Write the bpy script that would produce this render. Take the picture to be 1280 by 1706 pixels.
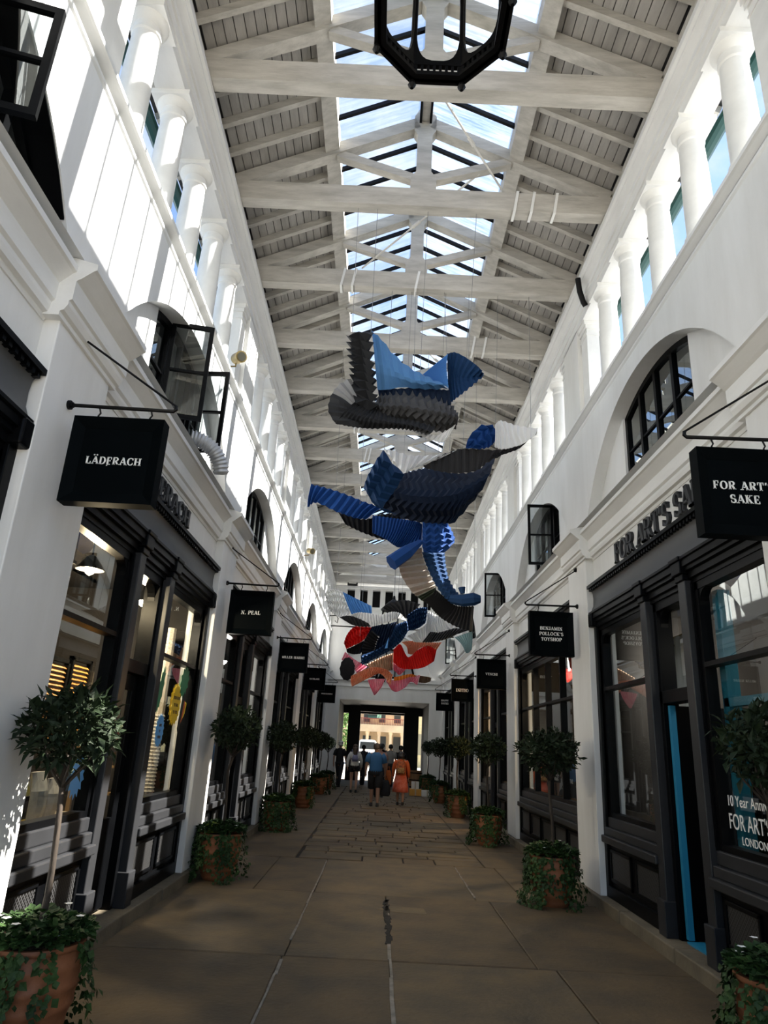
import bpy, bmesh, math, random
from mathutils import Vector, Matrix

for o in list(bpy.data.objects):
    bpy.data.objects.remove(o, do_unlink=True)
SC = bpy.context.scene
COL = SC.collection
RND = random.Random(7)
V = Vector

# ------------------------------------------------------------------ camera
W_, H_, FPX, EYE = 1280, 1706, 1140.0, V((0, 0, 1.65))
PIT, YAW, ROLL = math.radians(18.8027), math.radians(-0.3485), math.radians(3.0)
FW = V((math.sin(YAW) * math.cos(PIT), math.cos(YAW) * math.cos(PIT), math.sin(PIT)))
_r0 = V((math.cos(YAW), -math.sin(YAW), 0))
_u0 = _r0.cross(FW)
RT = _r0 * math.cos(ROLL) + _u0 * math.sin(ROLL)
UP = _u0 * math.cos(ROLL) - _r0 * math.sin(ROLL)
cam_d = bpy.data.cameras.new('camera')
cam_d.sensor_fit = 'HORIZONTAL'
cam_d.sensor_width = 36
cam_d.lens = FPX / W_ * 36
cam_d.clip_start = 0.05
cam_d.clip_end = 600
cam = bpy.data.objects.new('camera', cam_d)
COL.objects.link(cam)
m = Matrix((RT, UP, -FW)).transposed().to_4x4()
m.translation = EYE
cam.matrix_world = m
SC.camera = cam


def ray(x, y):
    return FW + RT * ((x - W_ / 2) / FPX) - UP * ((y - H_ / 2) / FPX)


def at_y(x, y, Y):
    d = ray(x, y)
    return EYE + d * (Y / d.y)


# ------------------------------------------------------------------ light
world = bpy.data.worlds.new('world')
SC.world = world
world.use_nodes = True
nt = world.node_tree
bg = nt.nodes['Background']
SUN_DIR = V((-0.634, -0.05, -0.773)).normalized()       # the way the sunlight travels
sky = nt.nodes.new('ShaderNodeTexSky')
sky.sky_type = 'NISHITA'
sky.sun_disc = False
sky.sun_elevation = math.asin(-SUN_DIR.z)
sky.sun_rotation = math.atan2(-SUN_DIR.x, -SUN_DIR.y)
sky.air_density = 1.0
sky.dust_density = 0.5
sky.ozone_density = 1.5
tc = nt.nodes.new('ShaderNodeTexCoord')
cl = nt.nodes.new('ShaderNodeTexNoise')
cl.inputs['Scale'].default_value = 3.2
cl.inputs['Detail'].default_value = 7
cl.inputs['Roughness'].default_value = 0.6
rmp = nt.nodes.new('ShaderNodeValToRGB')
rmp.color_ramp.elements[0].position = 0.47
rmp.color_ramp.elements[1].position = 0.66
mixc = nt.nodes.new('ShaderNodeMixRGB')
mixc.inputs[2].default_value = (3.0, 3.2, 3.5, 1)
nt.links.new(tc.outputs['Generated'], cl.inputs['Vector'])
nt.links.new(cl.outputs['Fac'], rmp.inputs[0])
nt.links.new(rmp.outputs['Color'], mixc.inputs[0])
nt.links.new(sky.outputs[0], mixc.inputs[1])
nt.links.new(mixc.outputs[0], bg.inputs['Color'])
bg.inputs['Strength'].default_value = 0.11
sun_d = bpy.data.lights.new('sun', 'SUN')
sun_d.energy = 8.5
sun_d.angle = math.radians(0.5)
sun_d.color = (1.0, 0.95, 0.86)
sun = bpy.data.objects.new('sun', sun_d)
COL.objects.link(sun)
sun.rotation_euler = SUN_DIR.to_track_quat('-Z', 'Y').to_euler()
sun.location = (20, 5, 30)
SC.view_settings.view_transform = 'Standard'
SC.view_settings.look = 'None'
SC.view_settings.gamma = 1
SC.view_settings.use_curve_mapping = False
SC.view_settings.exposure = 1.65
SC.cycles.max_bounces = 8
SC.cycles.diffuse_bounces = 5
SC.cycles.transparent_max_bounces = 24
SC.cycles.caustics_reflective = False
SC.cycles.caustics_refractive = False

# ------------------------------------------------------------------ materials
MATS = {}


def mat(name, col, rough=0.6, metal=0.0, var=0.0, scale=4.0, stretch=(1, 1, 1), bump=0.0, bscale=30.0, dark=None, spec=0.5, coat=0.0):
    """procedural material: base colour with world-space noise towards a second tone, optional bump"""
    if name in MATS:
        return MATS[name]
    M = bpy.data.materials.new(name)
    M.use_nodes = True
    t = M.node_tree
    b = t.nodes['Principled BSDF']
    b.inputs['Base Color'].default_value = (*col, 1)
    b.inputs['Roughness'].default_value = rough
    b.inputs['Metallic'].default_value = metal
    b.inputs['Specular IOR Level'].default_value = spec
    b.inputs['Coat Weight'].default_value = coat
    if var > 0 or bump > 0:
        g = t.nodes.new('ShaderNodeNewGeometry')
        mp = t.nodes.new('ShaderNodeMapping')
        mp.inputs['Scale'].default_value = stretch
        t.links.new(g.outputs['Position'], mp.inputs[0])
    if var > 0:
        n = t.nodes.new('ShaderNodeTexNoise')
        n.inputs['Scale'].default_value = scale
        n.inputs['Detail'].default_value = 6
        n.inputs['Roughness'].default_value = 0.62
        t.links.new(mp.outputs[0], n.inputs['Vector'])
        r = t.nodes.new('ShaderNodeValToRGB')
        r.color_ramp.elements[0].position = 0.35
        r.color_ramp.elements[1].position = 0.68
        r.color_ramp.elements[0].color = (*col, 1)
        d = dark if dark else tuple(c * (1 - var) for c in col)
        r.color_ramp.elements[1].color = (*d, 1)
        t.links.new(n.outputs['Fac'], r.inputs[0])
        t.links.new(r.outputs[0], b.inputs['Base Color'])
    if bump > 0:
        n2 = t.nodes.new('ShaderNodeTexNoise')
        n2.inputs['Scale'].default_value = bscale
        n2.inputs['Detail'].default_value = 5
        t.links.new(mp.outputs[0], n2.inputs['Vector'])
        bp = t.nodes.new('ShaderNodeBump')
        bp.inputs['Strength'].default_value = bump
        bp.inputs['Distance'].default_value = 0.02
        t.links.new(n2.outputs['Fac'], bp.inputs['Height'])
        t.links.new(bp.outputs[0], b.inputs['Normal'])
    MATS[name] = M
    return M


def glass_mat(name, tint, ior=1.5, boost=1.0):
    if name in MATS:
        return MATS[name]
    M = bpy.data.materials.new(name)
    M.use_nodes = True
    t = M.node_tree
    t.nodes.remove(t.nodes['Principled BSDF'])
    out = t.nodes['Material Output']
    tr = t.nodes.new('ShaderNodeBsdfTransparent')
    tr.inputs[0].default_value = (*tint, 1)
    gl = t.nodes.new('ShaderNodeBsdfGlossy')
    gl.inputs['Roughness'].default_value = 0.01
    gl.inputs['Color'].default_value = (0.9, 0.95, 0.95, 1)
    fr = t.nodes.new('ShaderNodeFresnel')
    # a thin pane reflects alike from both sides: undo the node's inside/outside switch
    ge = t.nodes.new('ShaderNodeNewGeometry')
    ex = t.nodes.new('ShaderNodeMath')
    ex.operation = 'MULTIPLY_ADD'
    ex.inputs[1].default_value = -2.0
    ex.inputs[2].default_value = 1.0
    pw = t.nodes.new('ShaderNodeMath')
    pw.operation = 'POWER'
    pw.inputs[0].default_value = ior
    t.links.new(ge.outputs['Backfacing'], ex.inputs[0])
    t.links.new(ex.outputs[0], pw.inputs[1])
    t.links.new(pw.outputs[0], fr.inputs['IOR'])
    ml = t.nodes.new('ShaderNodeMath')
    ml.operation = 'MULTIPLY'
    ml.use_clamp = True
    ml.inputs[1].default_value = boost
    mx = t.nodes.new('ShaderNodeMixShader')
    t.links.new(fr.outputs[0], ml.inputs[0])
    t.links.new(ml.outputs[0], mx.inputs[0])
    t.links.new(tr.outputs[0], mx.inputs[1])
    t.links.new(gl.outputs[0], mx.inputs[2])
    t.links.new(mx.outputs[0], out.inputs[0])
    MATS[name] = M
    return M


def roof_glass_mat():
    M = bpy.data.materials.new('weathered_roof_glass')
    M.use_nodes = True
    t = M.node_tree
    t.nodes.remove(t.nodes['Principled BSDF'])
    out = t.nodes['Material Output']
    tr = t.nodes.new('ShaderNodeBsdfTransparent')
    tr.inputs[0].default_value = (0.93, 0.96, 1.0, 1)
    tl = t.nodes.new('ShaderNodeBsdfTranslucent')
    tl.inputs[0].default_value = (0.9, 0.93, 0.95, 1)
    g = t.nodes.new('ShaderNodeNewGeometry')
    mp = t.nodes.new('ShaderNodeMapping')
    mp.inputs['Rotation'].default_value = (0, 0, 0.12)
    mp.inputs['Scale'].default_value = (1.1, 14.0, 1.1)
    n = t.nodes.new('ShaderNodeTexNoise')
    n.inputs['Scale'].default_value = 1.6
    n.inputs['Detail'].default_value = 7
    n.inputs['Roughness'].default_value = 0.7
    r = t.nodes.new('ShaderNodeValToRGB')
    r.color_ramp.elements[0].position = 0.38
    r.color_ramp.elements[0].color = (0.012, 0.012, 0.012, 1)
    r.color_ramp.elements[1].position = 0.72
    r.color_ramp.elements[1].color = (0.11, 0.11, 0.11, 1)
    mx = t.nodes.new('ShaderNodeMixShader')
    t.links.new(g.outputs['Position'], mp.inputs[0])
    t.links.new(mp.outputs[0], n.inputs['Vector'])
    t.links.new(n.outputs['Fac'], r.inputs[0])
    t.links.new(r.outputs[0], mx.inputs[0])
    t.links.new(tr.outputs[0], mx.inputs[1])
    t.links.new(tl.outputs[0], mx.inputs[2])
    t.links.new(mx.outputs[0], out.inputs[0])
    return M


def grille_mat():
    M = mat('black_mesh_grille', (0.012, 0.013, 0.015), 0.45)
    t = M.node_tree
    b = t.nodes['Principled BSDF']
    g = t.nodes.new('ShaderNodeNewGeometry')
    mp = t.nodes.new('ShaderNodeMapping')
    mp.inputs['Rotation'].default_value = (math.radians(45), 0, 0)
    mp.inputs['Scale'].default_value = (0, 36, 36)
    ck = t.nodes.new('ShaderNodeTexVoronoi')
    ck.distance = 'CHEBYCHEV'
    ck.inputs['Randomness'].default_value = 0
    ck.inputs['Scale'].default_value = 1
    r = t.nodes.new('ShaderNodeValToRGB')
    r.color_ramp.elements[0].position = 0.36
    r.color_ramp.elements[0].color = (0.002, 0.002, 0.002, 1)
    r.color_ramp.elements[1].position = 0.4
    r.color_ramp.elements[1].color = (0.05, 0.05, 0.052, 1)
    t.links.new(g.outputs['Position'], mp.inputs[0])
    t.links.new(mp.outputs[0], ck.inputs['Vector'])
    t.links.new(ck.outputs['Distance'], r.inputs[0])
    t.links.new(r.outputs[0], b.inputs['Base Color'])
    return M


def emit(name, col, s):
    if name in MATS:
        return MATS[name]
    M = mat(name, col, 0.5)
    b = M.node_tree.nodes['Principled BSDF']
    b.inputs['Emission Color'].default_value = (*col, 1)
    b.inputs['Emission Strength'].default_value = s
    return M


WHITE = mat('white_painted_render', (0.80, 0.80, 0.79), 0.55, var=0.16, scale=1.1, stretch=(1, 1, 0.25), bump=0.12, bscale=18, dark=(0.66, 0.655, 0.63))
WHITE2 = mat('white_painted_mouldings', (0.80, 0.80, 0.785), 0.5, var=0.14, scale=2.5, stretch=(1, 0.3, 1), bump=0.06)
TIMBER = mat('grey_white_painted_timber', (0.56, 0.535, 0.485), 0.6, var=0.3, scale=5, stretch=(0.4, 2, 2), bump=0.25, bscale=25, dark=(0.38, 0.36, 0.32))
BOARD = mat('dusty_white_roof_boards', (0.42, 0.40, 0.37), 0.65, var=0.3, scale=3, stretch=(2, 0.4, 2), bump=0.15)
BLACK = mat('black_gloss_paint', (0.0028, 0.0031, 0.0038), 0.36, var=0.4, scale=6, bump=0.03, spec=0.08)
BLACKM = mat('black_ironwork', (0.003, 0.003, 0.0034), 0.42, bump=0.05, spec=0.15)
SLATE = mat('dark_slate_paint', (0.027, 0.028, 0.031), 0.38, var=0.2, scale=4, spec=0.25)
GREYB = mat('grey_blind_box', (0.065, 0.068, 0.072), 0.45, var=0.25, scale=3, stretch=(1, 0.4, 1))
SIGNP = mat('dark_green_black_sign_paint', (0.0020, 0.0032, 0.0040), 0.5, var=0.2, scale=5, spec=0.02)
SIGNW = mat('white_sign_letters', (0.85, 0.85, 0.83), 0.5)
GREYM = mat('grey_rooms', (0.16, 0.155, 0.15), 0.8, var=0.3, scale=2)
INTER = mat('dark_shop_interior', (0.045, 0.038, 0.032), 0.7, var=0.5, scale=1.5)
LEAD = mat('grey_lead_roof', (0.3, 0.31, 0.32), 0.6, var=0.2)
GREEN_G = mat('dark_green_gutter', (0.008, 0.055, 0.05), 0.3)
GLASS = glass_mat('shop_window_glass', (0.94, 0.96, 0.96), 1.5, 1.9)
GLASSW = glass_mat('upper_window_glass', (0.5, 0.54, 0.55), 1.6, 2.2)
GLASSL = glass_mat('lantern_glass', (0.97, 0.96, 0.92), 1.15, 0.7)
RGLASS = roof_glass_mat()
GRILLE = grille_mat()
BRASS = mat('dull_brass', (0.30, 0.22, 0.08), 0.42, metal=0.8, var=0.3)
FOIL = mat('silver_duct_foil', (0.55, 0.56, 0.58), 0.4, metal=0.6)
WIRE = mat('steel_wire', (0.25, 0.25, 0.25), 0.4, metal=0.7)
ROD = mat('white_tie_rod', (0.7, 0.68, 0.64), 0.5)
STONE = mat('brown_flagstone', (0.1307, 0.0878, 0.0420), 0.72, var=0.5, scale=1.6, bump=0.3, bscale=22, dark=(0.0612, 0.0466, 0.0290))
STONE2 = mat('grey_brown_flagstone', (0.1459, 0.1018, 0.0508), 0.72, var=0.5, scale=2.1, bump=0.3, bscale=26, dark=(0.0771, 0.0608, 0.0394))
STONE3 = mat('pale_flagstone', (0.1771, 0.1258, 0.0639), 0.75, var=0.4, scale=2.4, bump=0.3, bscale=24, dark=(0.0939, 0.0741, 0.0467))
JOINT = mat('dark_floor_bedding', (0.012, 0.010, 0.008), 0.9, bump=0.3)
MORTAR = mat('pale_joint_mortar', (0.30, 0.27, 0.23), 0.85, var=0.5, scale=9)
KERB = mat('kerb_stone', (0.1768, 0.1450, 0.0966), 0.75, var=0.45, scale=2.5, bump=0.35, bscale=24)
TERRA = mat('terracotta', (0.36, 0.135, 0.055), 0.62, var=0.35, scale=6, bump=0.2, dark=(0.24, 0.085, 0.035))
SOIL = mat('dark_soil', (0.02, 0.014, 0.01), 0.95, bump=0.6)
BARK = mat('brown_bark', (0.05, 0.036, 0.025), 0.8, var=0.5, scale=20, stretch=(1, 1, 0.2), bump=0.5)
LEAFD = mat('dark_bay_leaf', (0.020, 0.034, 0.014), 0.6, var=0.5, scale=7, dark=(0.009, 0.017, 0.008), spec=0.2)
LEAFG = mat('ivy_leaf_green', (0.036, 0.078, 0.018), 0.6, var=0.6, scale=6, dark=(0.010, 0.026, 0.008), spec=0.25)
LEAFL = mat('lime_bedding_leaf', (0.26, 0.36, 0.05), 0.5, var=0.4, scale=9)
FLOWER = mat('white_petal', (0.85, 0.85, 0.82), 0.6)
TEAL = mat('teal_painted_frame', (0.010, 0.135, 0.20), 0.4)
CYAN = mat('bright_blue_door_edge', (0.016, 0.20, 0.36), 0.42)

# ------------------------------------------------------------------ mesh helpers
XC, HW = 0.25, 2.5
BAY = 5.1
YB0 = 6.82                       # centre of the first bay ahead


class MB:
    def __init__(s):
        s.v, s.f = [], []

    def poly(s, pts, faces):
        b = len(s.v)
        s.v += [tuple(p) for p in pts]
        s.f += [tuple(b + i for i in f) for f in faces]

    def box(s, a0, a1, b0, b1, c0, c1, T=None):
        P = [V((a, b, c)) for a in (a0, a1) for b in (b0, b1) for c in (c0, c1)]
        if T:
            P = [T(*p) for p in P]
        s.poly(P, [(0, 1, 3, 2), (4, 6, 7, 5), (0, 4, 5, 1), (2, 3, 7, 6), (0, 2, 6, 4), (1, 5, 7, 3)])

    def prism(s, prof, b0, b1, T=None):
        """profile of (a, c) points extruded along the middle axis"""
        n = len(prof)
        P = [V((a, b0, c)) for a, c in prof] + [V((a, b1, c)) for a, c in prof]
        if T:
            P = [T(*p) for p in P]
        s.poly(P, [tuple(range(n)), tuple(range(2 * n - 1, n - 1, -1))] + [(i, (i + 1) % n, n + (i + 1) % n, n + i) for i in range(n)])

    def bar(s, p, q, w, h, up=V((0, 0, 1))):
        """square bar from p to q, w across and h along up"""
        p, q = V(p), V(q)
        d = (q - p).normalized()
        x = d.cross(up)
        if x.length < 1e-4:
            x = d.cross(V((0, 1, 0)))
        x.normalize()
        y = x.cross(d)
        c = [(-1, -1), (1, -1), (1, 1), (-1, 1)]
        P = [e + x * (i * w / 2) + y * (j * h / 2) for e in (p, q) for i, j in c]
        s.poly(P, [(0, 1, 2, 3), (7, 6, 5, 4)] + [(i, (i + 1) % 4, 4 + (i + 1) % 4, 4 + i) for i in range(4)])

    def tube(s, pts, r, n=8, cap=True):
        pts = [V(p) for p in pts]
        rs = r if isinstance(r, (list, tuple)) else [r] * len(pts)
        b = len(s.v)
        ref = None
        for i, p in enumerate(pts):
            d = (pts[min(i + 1, len(pts) - 1)] - pts[max(i - 1, 0)]).normalized()
            if ref is None:
                ref = d.cross(V((0, 0, 1)))
                if ref.length < 1e-3:
                    ref = d.cross(V((1, 0, 0)))
            x = (ref - d * ref.dot(d)).normalized()
            ref = x
            y = d.cross(x)
            for k in range(n):
                a = 2 * math.pi * k / n
                s.v.append(tuple(p + (x * math.cos(a) + y * math.sin(a)) * rs[i]))
        for i in range(len(pts) - 1):
            for k in range(n):
                s.f.append((b + i * n + k, b + i * n + (k + 1) % n, b + (i + 1) * n + (k + 1) % n, b + (i + 1) * n + k))
        if cap:
            s.f.append(tuple(b + k for k in range(n))[::-1])
            s.f.append(tuple(b + (len(pts) - 1) * n + k for k in range(n)))

    def lathe(s, prof, c=(0, 0, 0), n=20, sx=1, sy=1):
        b = len(s.v)
        for r, z in prof:
            for k in range(n):
                a = 2 * math.pi * k / n
                s.v.append((c[0] + r * sx * math.cos(a), c[1] + r * sy * math.sin(a), c[2] + z))
        for i in range(len(prof) - 1):
            for k in range(n):
                s.f.append((b + i * n + k, b + i * n + (k + 1) % n, b + (i + 1) * n + (k + 1) % n, b + (i + 1) * n + k))
        s.f.append(tuple(b + k for k in range(n))[::-1])
        s.f.append(tuple(b + (len(prof) - 1) * n + k for k in range(n)))

    def build(s, name, m, parent=None, smooth=False, bevel=0.0, solid=0.0, kind=None, recalc=True):
        me = bpy.data.meshes.new(name)
        me.from_pydata(s.v, [], s.f)
        if recalc:
            bm = bmesh.new()
            bm.from_mesh(me)
            bmesh.ops.recalc_face_normals(bm, faces=bm.faces)
            bm.to_mesh(me)
            bm.free()
        return link(name, me, m, parent, smooth, bevel, solid, kind)


def link(name, me, m, parent=None, smooth=False, bevel=0.0, solid=0.0, kind=None):
    if m and not me.materials:
        me.materials.append(m)
    o = bpy.data.objects.new(name, me)
    COL.objects.link(o)
    if smooth:
        for p in me.polygons:
            p.use_smooth = True
        if smooth != 'all':
            me.set_sharp_from_angle(angle=math.radians(40))
    if bevel:
        b = o.modifiers.new('bevel', 'BEVEL')
        b.width = bevel
        b.segments = 2
        b.limit_method = 'ANGLE'
    if solid:
        b = o.modifiers.new('solid', 'SOLIDIFY')
        b.thickness = solid
        b.offset = 0
    if parent:
        o.parent = parent
        o.matrix_parent_inverse = parent_inv(parent)
    if kind:
        o['kind'] = kind
    return o


def world_of(p):
    mw = Matrix.LocRotScale(p.location, p.rotation_euler, p.scale)
    return world_of(p.parent) @ p.matrix_parent_inverse @ mw if p.parent else mw


def parent_inv(p):
    return world_of(p).inverted()


def thing(name, label, cat, loc=(0, 0, 0), group=None, kind=None, parent=None):
    o = bpy.data.objects.new(name, None)
    o.empty_display_size = 0.1
    COL.objects.link(o)
    o.location = loc
    if label:
        o['label'] = label
    if cat:
        o['category'] = cat
    if group:
        o['group'] = group
    if kind:
        o['kind'] = kind
    if parent:
        o.parent = parent
        o.matrix_parent_inverse = parent_inv(parent)
    return o


def tag(o, label=None, cat=None, group=None, kind=None):
    for k, v in (('label', label), ('category', cat), ('group', group), ('kind', kind)):
        if v:
            o[k] = v
    return o


def side(s):
    """facade coordinates: u = depth into the wall (negative towards the arcade), y along, z up"""
    return lambda u, y, z: V((XC + s * (HW + u), y, z))


def bx(name, m, dims, parent, T=None, bevel=0.0, kind=None):
    b = MB()
    b.box(*dims, T=T)
    return b.build(name, m, parent, bevel=bevel, kind=kind)


# ------------------------------------------------------------------ serif lettering (strokes to flat letters)
TK, TN = 0.19, 0.075


def _arc(cx, cy, rx, ry, a0, a1, tk=TK, tn=TN, n=14):
    out = []
    for i in range(n + 1):
        a = math.radians(a0 + (a1 - a0) * i / n)
        t = tn + (tk - tn) * abs(math.cos(a)) ** 1.3
        out.append((cx + rx * math.cos(a), cy + ry * math.sin(a), math.cos(a), math.sin(a), t))
    return ('a', out)


def _ln(x0, y0, x1, y1, t):
    return ('l', x0, y0, x1, y1, t)


def _sf(x, y, w=0.17):
    return ('s', x, y, w)


GL = {
    'A': (0.84, [_ln(.08, 0, .40, 1, TN), _ln(.40, 1, .74, 0, TK), _ln(.19, .33, .6, .33, TN), _sf(.08, 0), _sf(.75, 0)]),
    'B': (0.74, [_ln(.16, 0, .16, 1, TK), _arc(.38, .75, .24, .215, -90, 90), _arc(.40, .27, .27, .235, -90, 90), _ln(.06, .965, .38, .965, TN), _ln(.1, .515, .4, .515, TN), _ln(.06, .035, .4, .035, TN)]),
    'C': (0.78, [_arc(.42, .5, .33, .465, 48, 312), _ln(.69, .95, .69, .66, TN), _ln(.67, .34, .67, .12, TN)]),
    'D': (0.82, [_ln(.16, 0, .16, 1, TK), _arc(.36, .5, .36, .465, -90, 90), _ln(.06, .965, .38, .965, TN), _ln(.06, .035, .38, .035, TN)]),
    'E': (0.70, [_ln(.16, 0, .16, 1, TK), _ln(.06, .965, .6, .965, TN), _ln(.06, .035, .63, .035, TN), _ln(.16, .5, .46, .5, TN), _ln(.585, .965, .585, .72, TN), _ln(.61, .035, .61, .29, TN), _ln(.45, .6, .45, .4, TN)]),
    'F': (0.66, [_ln(.16, 0, .16, 1, TK), _ln(.06, .965, .58, .965, TN), _ln(.16, .5, .46, .5, TN), _ln(.565, .965, .565, .7, TN), _ln(.45, .6, .45, .4, TN), _sf(.16, 0)]),
    'G': (0.82, [_arc(.42, .5, .33, .465, 48, 330), _ln(.68, .95, .68, .66, TN), _ln(.68, .42, .68, .05, TK * .9), _sf(.66, .42)]),
    'H': (0.86, [_ln(.16, 0, .16, 1, TK), _ln(.69, 0, .69, 1, TK), _ln(.16, .5, .69, .5, TN), _sf(.16, 0), _sf(.16, 1), _sf(.69, 0), _sf(.69, 1)]),
    'I': (0.36, [_ln(.17, 0, .17, 1, TK), _sf(.17, 0), _sf(.17, 1)]),
    'J': (0.56, [_ln(.36, .25, .36, 1, TK), _arc(.2, .25, .17, .22, 180, 360, TK, TN), _sf(.36, 1)]),
    'K': (0.84, [_ln(.16, 0, .16, 1, TK), _ln(.18, .4, .62, 1, TN), _ln(.34, .58, .7, 0, TK), _sf(.16, 0), _sf(.16, 1), _sf(.64, 1), _sf(.7, 0)]),
    'L': (0.66, [_ln(.16, 0, .16, 1, TK), _ln(.06, .035, .6, .035, TN), _ln(.585, .035, .585, .33, TN), _sf(.16, 1)]),
    'M': (1.0, [_ln(.14, 0, .14, 1, TN), _ln(.16, 1, .47, .06, TK), _ln(.47, .04, .8, 1, TN), _ln(.84, 0, .84, 1, TK), _sf(.14, 0), _sf(.12, 1, .12), _sf(.84, 0), _sf(.86, 1, .12)]),
    'N': (0.86, [_ln(.15, 0, .15, 1, TN), _ln(.15, 1, .7, 0, TK), _ln(.7, 0, .7, 1, TN), _sf(.15, 0), _sf(.12, 1, .12), _sf(.7, 1)]),
    'O': (0.86, [_arc(.43, .5, .33, .465, 0, 360, n=24)]),
    'P': (0.70, [_ln(.16, 0, .16, 1, TK), _arc(.38, .72, .25, .245, -90, 90), _ln(.06, .965, .38, .965, TN), _ln(.1, .475, .4, .475, TN), _sf(.16, 0)]),
    'R': (0.80, [_ln(.16, 0, .16, 1, TK), _arc(.38, .735, .24, .23, -90, 90), _ln(.06, .965, .38, .965, TN), _ln(.1, .505, .4, .505, TN), _ln(.4, .5, .66, .02, TK), _sf(.16, 0), _sf(.7, .02, .12)]),
    'S': (0.66, [_arc(.33, .735, .22, .235, 30, 250, TK, TN), _arc(.33, .265, .24, .235, 70, -150, TK, TN), _ln(.26, .54, .42, .46, TK), _ln(.53, .95, .53, .7, TN), _ln(.1, .3, .1, .05, TN)]),
    'T': (0.76, [_ln(.38, 0, .38, 1, TK), _ln(.05, .965, .71, .965, TN), _ln(.065, .965, .065, .68, TN), _ln(.695, .965, .695, .68, TN), _sf(.38, 0)]),
    'U': (0.84, [_ln(.16, .3, .16, 1, TK), _ln(.69, .3, .69, 1, TN), _arc(.425, .3, .265, .27, 180, 360, TK, TN), _sf(.16, 1), _sf(.69, 1)]),
    'V': (0.82, [_ln(.1, 1, .42, 0, TK), _ln(.42, 0, .72, 1, TN), _sf(.1, 1), _sf(.72, 1)]),
    'X': (0.82, [_ln(.1, 1, .7, 0, TK), _ln(.12, 0, .68, 1, TN), _sf(.1, 1), _sf(.7, 1), _sf(.1, 0), _sf(.7, 0)]),
    'Y': (0.80, [_ln(.1, 1, .4, .45, TK), _ln(.4, .45, .7, 1, TN), _ln(.4, 0, .4, .47, TK), _sf(.1, 1), _sf(.7, 1), _sf(.4, 0)]),
    "'": (0.26, [_ln(.14, 1, .1, .7, .14)]),
    ',': (0.26, [_ln(.14, .1, .06, -.16, .12)]),
    '.': (0.28, [_ln(.13, 0, .13, .15, .15)]),
    ' ': (0.40, []),
}
GL['Ä'] = (GL['A'][0], GL['A'][1] + [_ln(.22, 1.14, .22, 1.3, .15), _ln(.56, 1.14, .56, 1.3, .15)])
GL['Ƒ'] = (GL['F'][0], GL['F'][1][:-1] + [_ln(.2, 0, .06, -.2, TN), _ln(.1, .02, .5, .02, TN)])


def glyph_polys(ch, bold=1.0):
    w, st = GL[ch]
    polys = []
    for s in st:
        if s[0] == 'l':
            _, x0, y0, x1, y1, t = s
            t *= bold
            d = V((x1 - x0, y1 - y0)).normalized()
            if abs(d.y) > 0.2:                       # slanted and upright stems end flat
                h = t / 2 / abs(d.y)
                polys.append([(x0 - h, y0), (x0 + h, y0), (x1 + h, y1), (x1 - h, y1)])
            else:
                h = t / 2
                polys.append([(x0, y0 - h), (x1, y1 - h), (x1, y1 + h), (x0, y0 + h)])
        elif s[0] == 's':
            _, x, y, hw = s
            h = TN * bold
            y0 = y if y < 0.5 else y - h
            polys.append([(x - hw, y0), (x + hw, y0), (x + hw, y0 + h), (x - hw, y0 + h)])
        else:
            for a, b in zip(s[1][:-1], s[1][1:]):
                polys.append([(a[0] - a[2] * a[4] * bold / 2, a[1] - a[3] * a[4] * bold / 2), (a[0] + a[2] * a[4] * bold / 2, a[1] + a[3] * a[4] * bold / 2),
                              (b[0] + b[2] * b[4] * bold / 2, b[1] + b[3] * b[4] * bold / 2), (b[0] - b[2] * b[4] * bold / 2, b[1] - b[3] * b[4] * bold / 2)])
    return w, polys


def text_width(t, sp=0.06):
    return sum(GL[c][0] + sp for c in t) - sp


def letters(t, origin, ex, ey, en, h, depth, m, parent, name='letter', bold=1.0, cond=1.0, sp=0.06, joined=None):
    """lettering centred on origin; ex, ey run along and up the text, en stands out of the surface"""
    x = -text_width(t, sp) * h * cond / 2
    allb = MB()
    for ch in t:
        w, polys = glyph_polys(ch, bold)
        if polys:
            b = allb if joined else MB()
            for pl in polys:
                P = [origin + ex * (x + px * h * cond) + ey * ((py - .5) * h) for px, py in pl]
                n = len(P)
                Q = P + [p + en * depth for p in P]
                b.poly(Q, [tuple(range(n)), tuple(range(2 * n - 1, n - 1, -1))] + [(i, (i + 1) % n, n + (i + 1) % n, n + i) for i in range(n)])
            if not joined:
                b.build(name, m, parent)
        x += (w + sp) * h * cond
    if joined:
        return allb.build(joined, m, parent)


# ================================================================== FLOOR
YBACK, YEND = -1.0, 29.92
floor = bx('floor', JOINT, (-6, 6.5, YBACK - 0.5, 36.5, -0.10, -0.022), None)
tag(floor, kind='structure')


def slab(x0, x1, y0, y1, m, top=0.0, name='flagstone', j=0.006, skew=None):
    z = top + RND.uniform(-0.003, 0.003)
    k = RND.uniform(-0.012, 0.012) if skew is None else skew
    b = MB()
    a = [(x0 + j, y0 + j), (x1 - j, y0 + j + k), (x1 - j, y1 - j + k * .5), (x0 + j, y1 - j)]
    e = 0.008
    top_ = [(x0 + j + e, y0 + j + e), (x1 - j - e, y0 + j + e + k), (x1 - j - e, y1 - j - e + k * .5), (x0 + j + e, y1 - j - e)]
    P = [(p[0], p[1], -0.05) for p in a] + [(p[0], p[1], z - 0.006) for p in a] + [(p[0], p[1], z) for p in top_]
    b.poly(P, [(0, 1, 5, 4), (1, 2, 6, 5), (2, 3, 7, 6), (3, 0, 4, 7), (4, 5, 9, 8), (5, 6, 10, 9), (6, 7, 11, 10), (7, 4, 8, 11), (8, 9, 10, 11), (3, 2, 1, 0)])
    return b.build(name, m, floor)


XLK, XRK = XC - HW + 0.08, XC + HW - 0.08        # kerb lines
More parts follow.
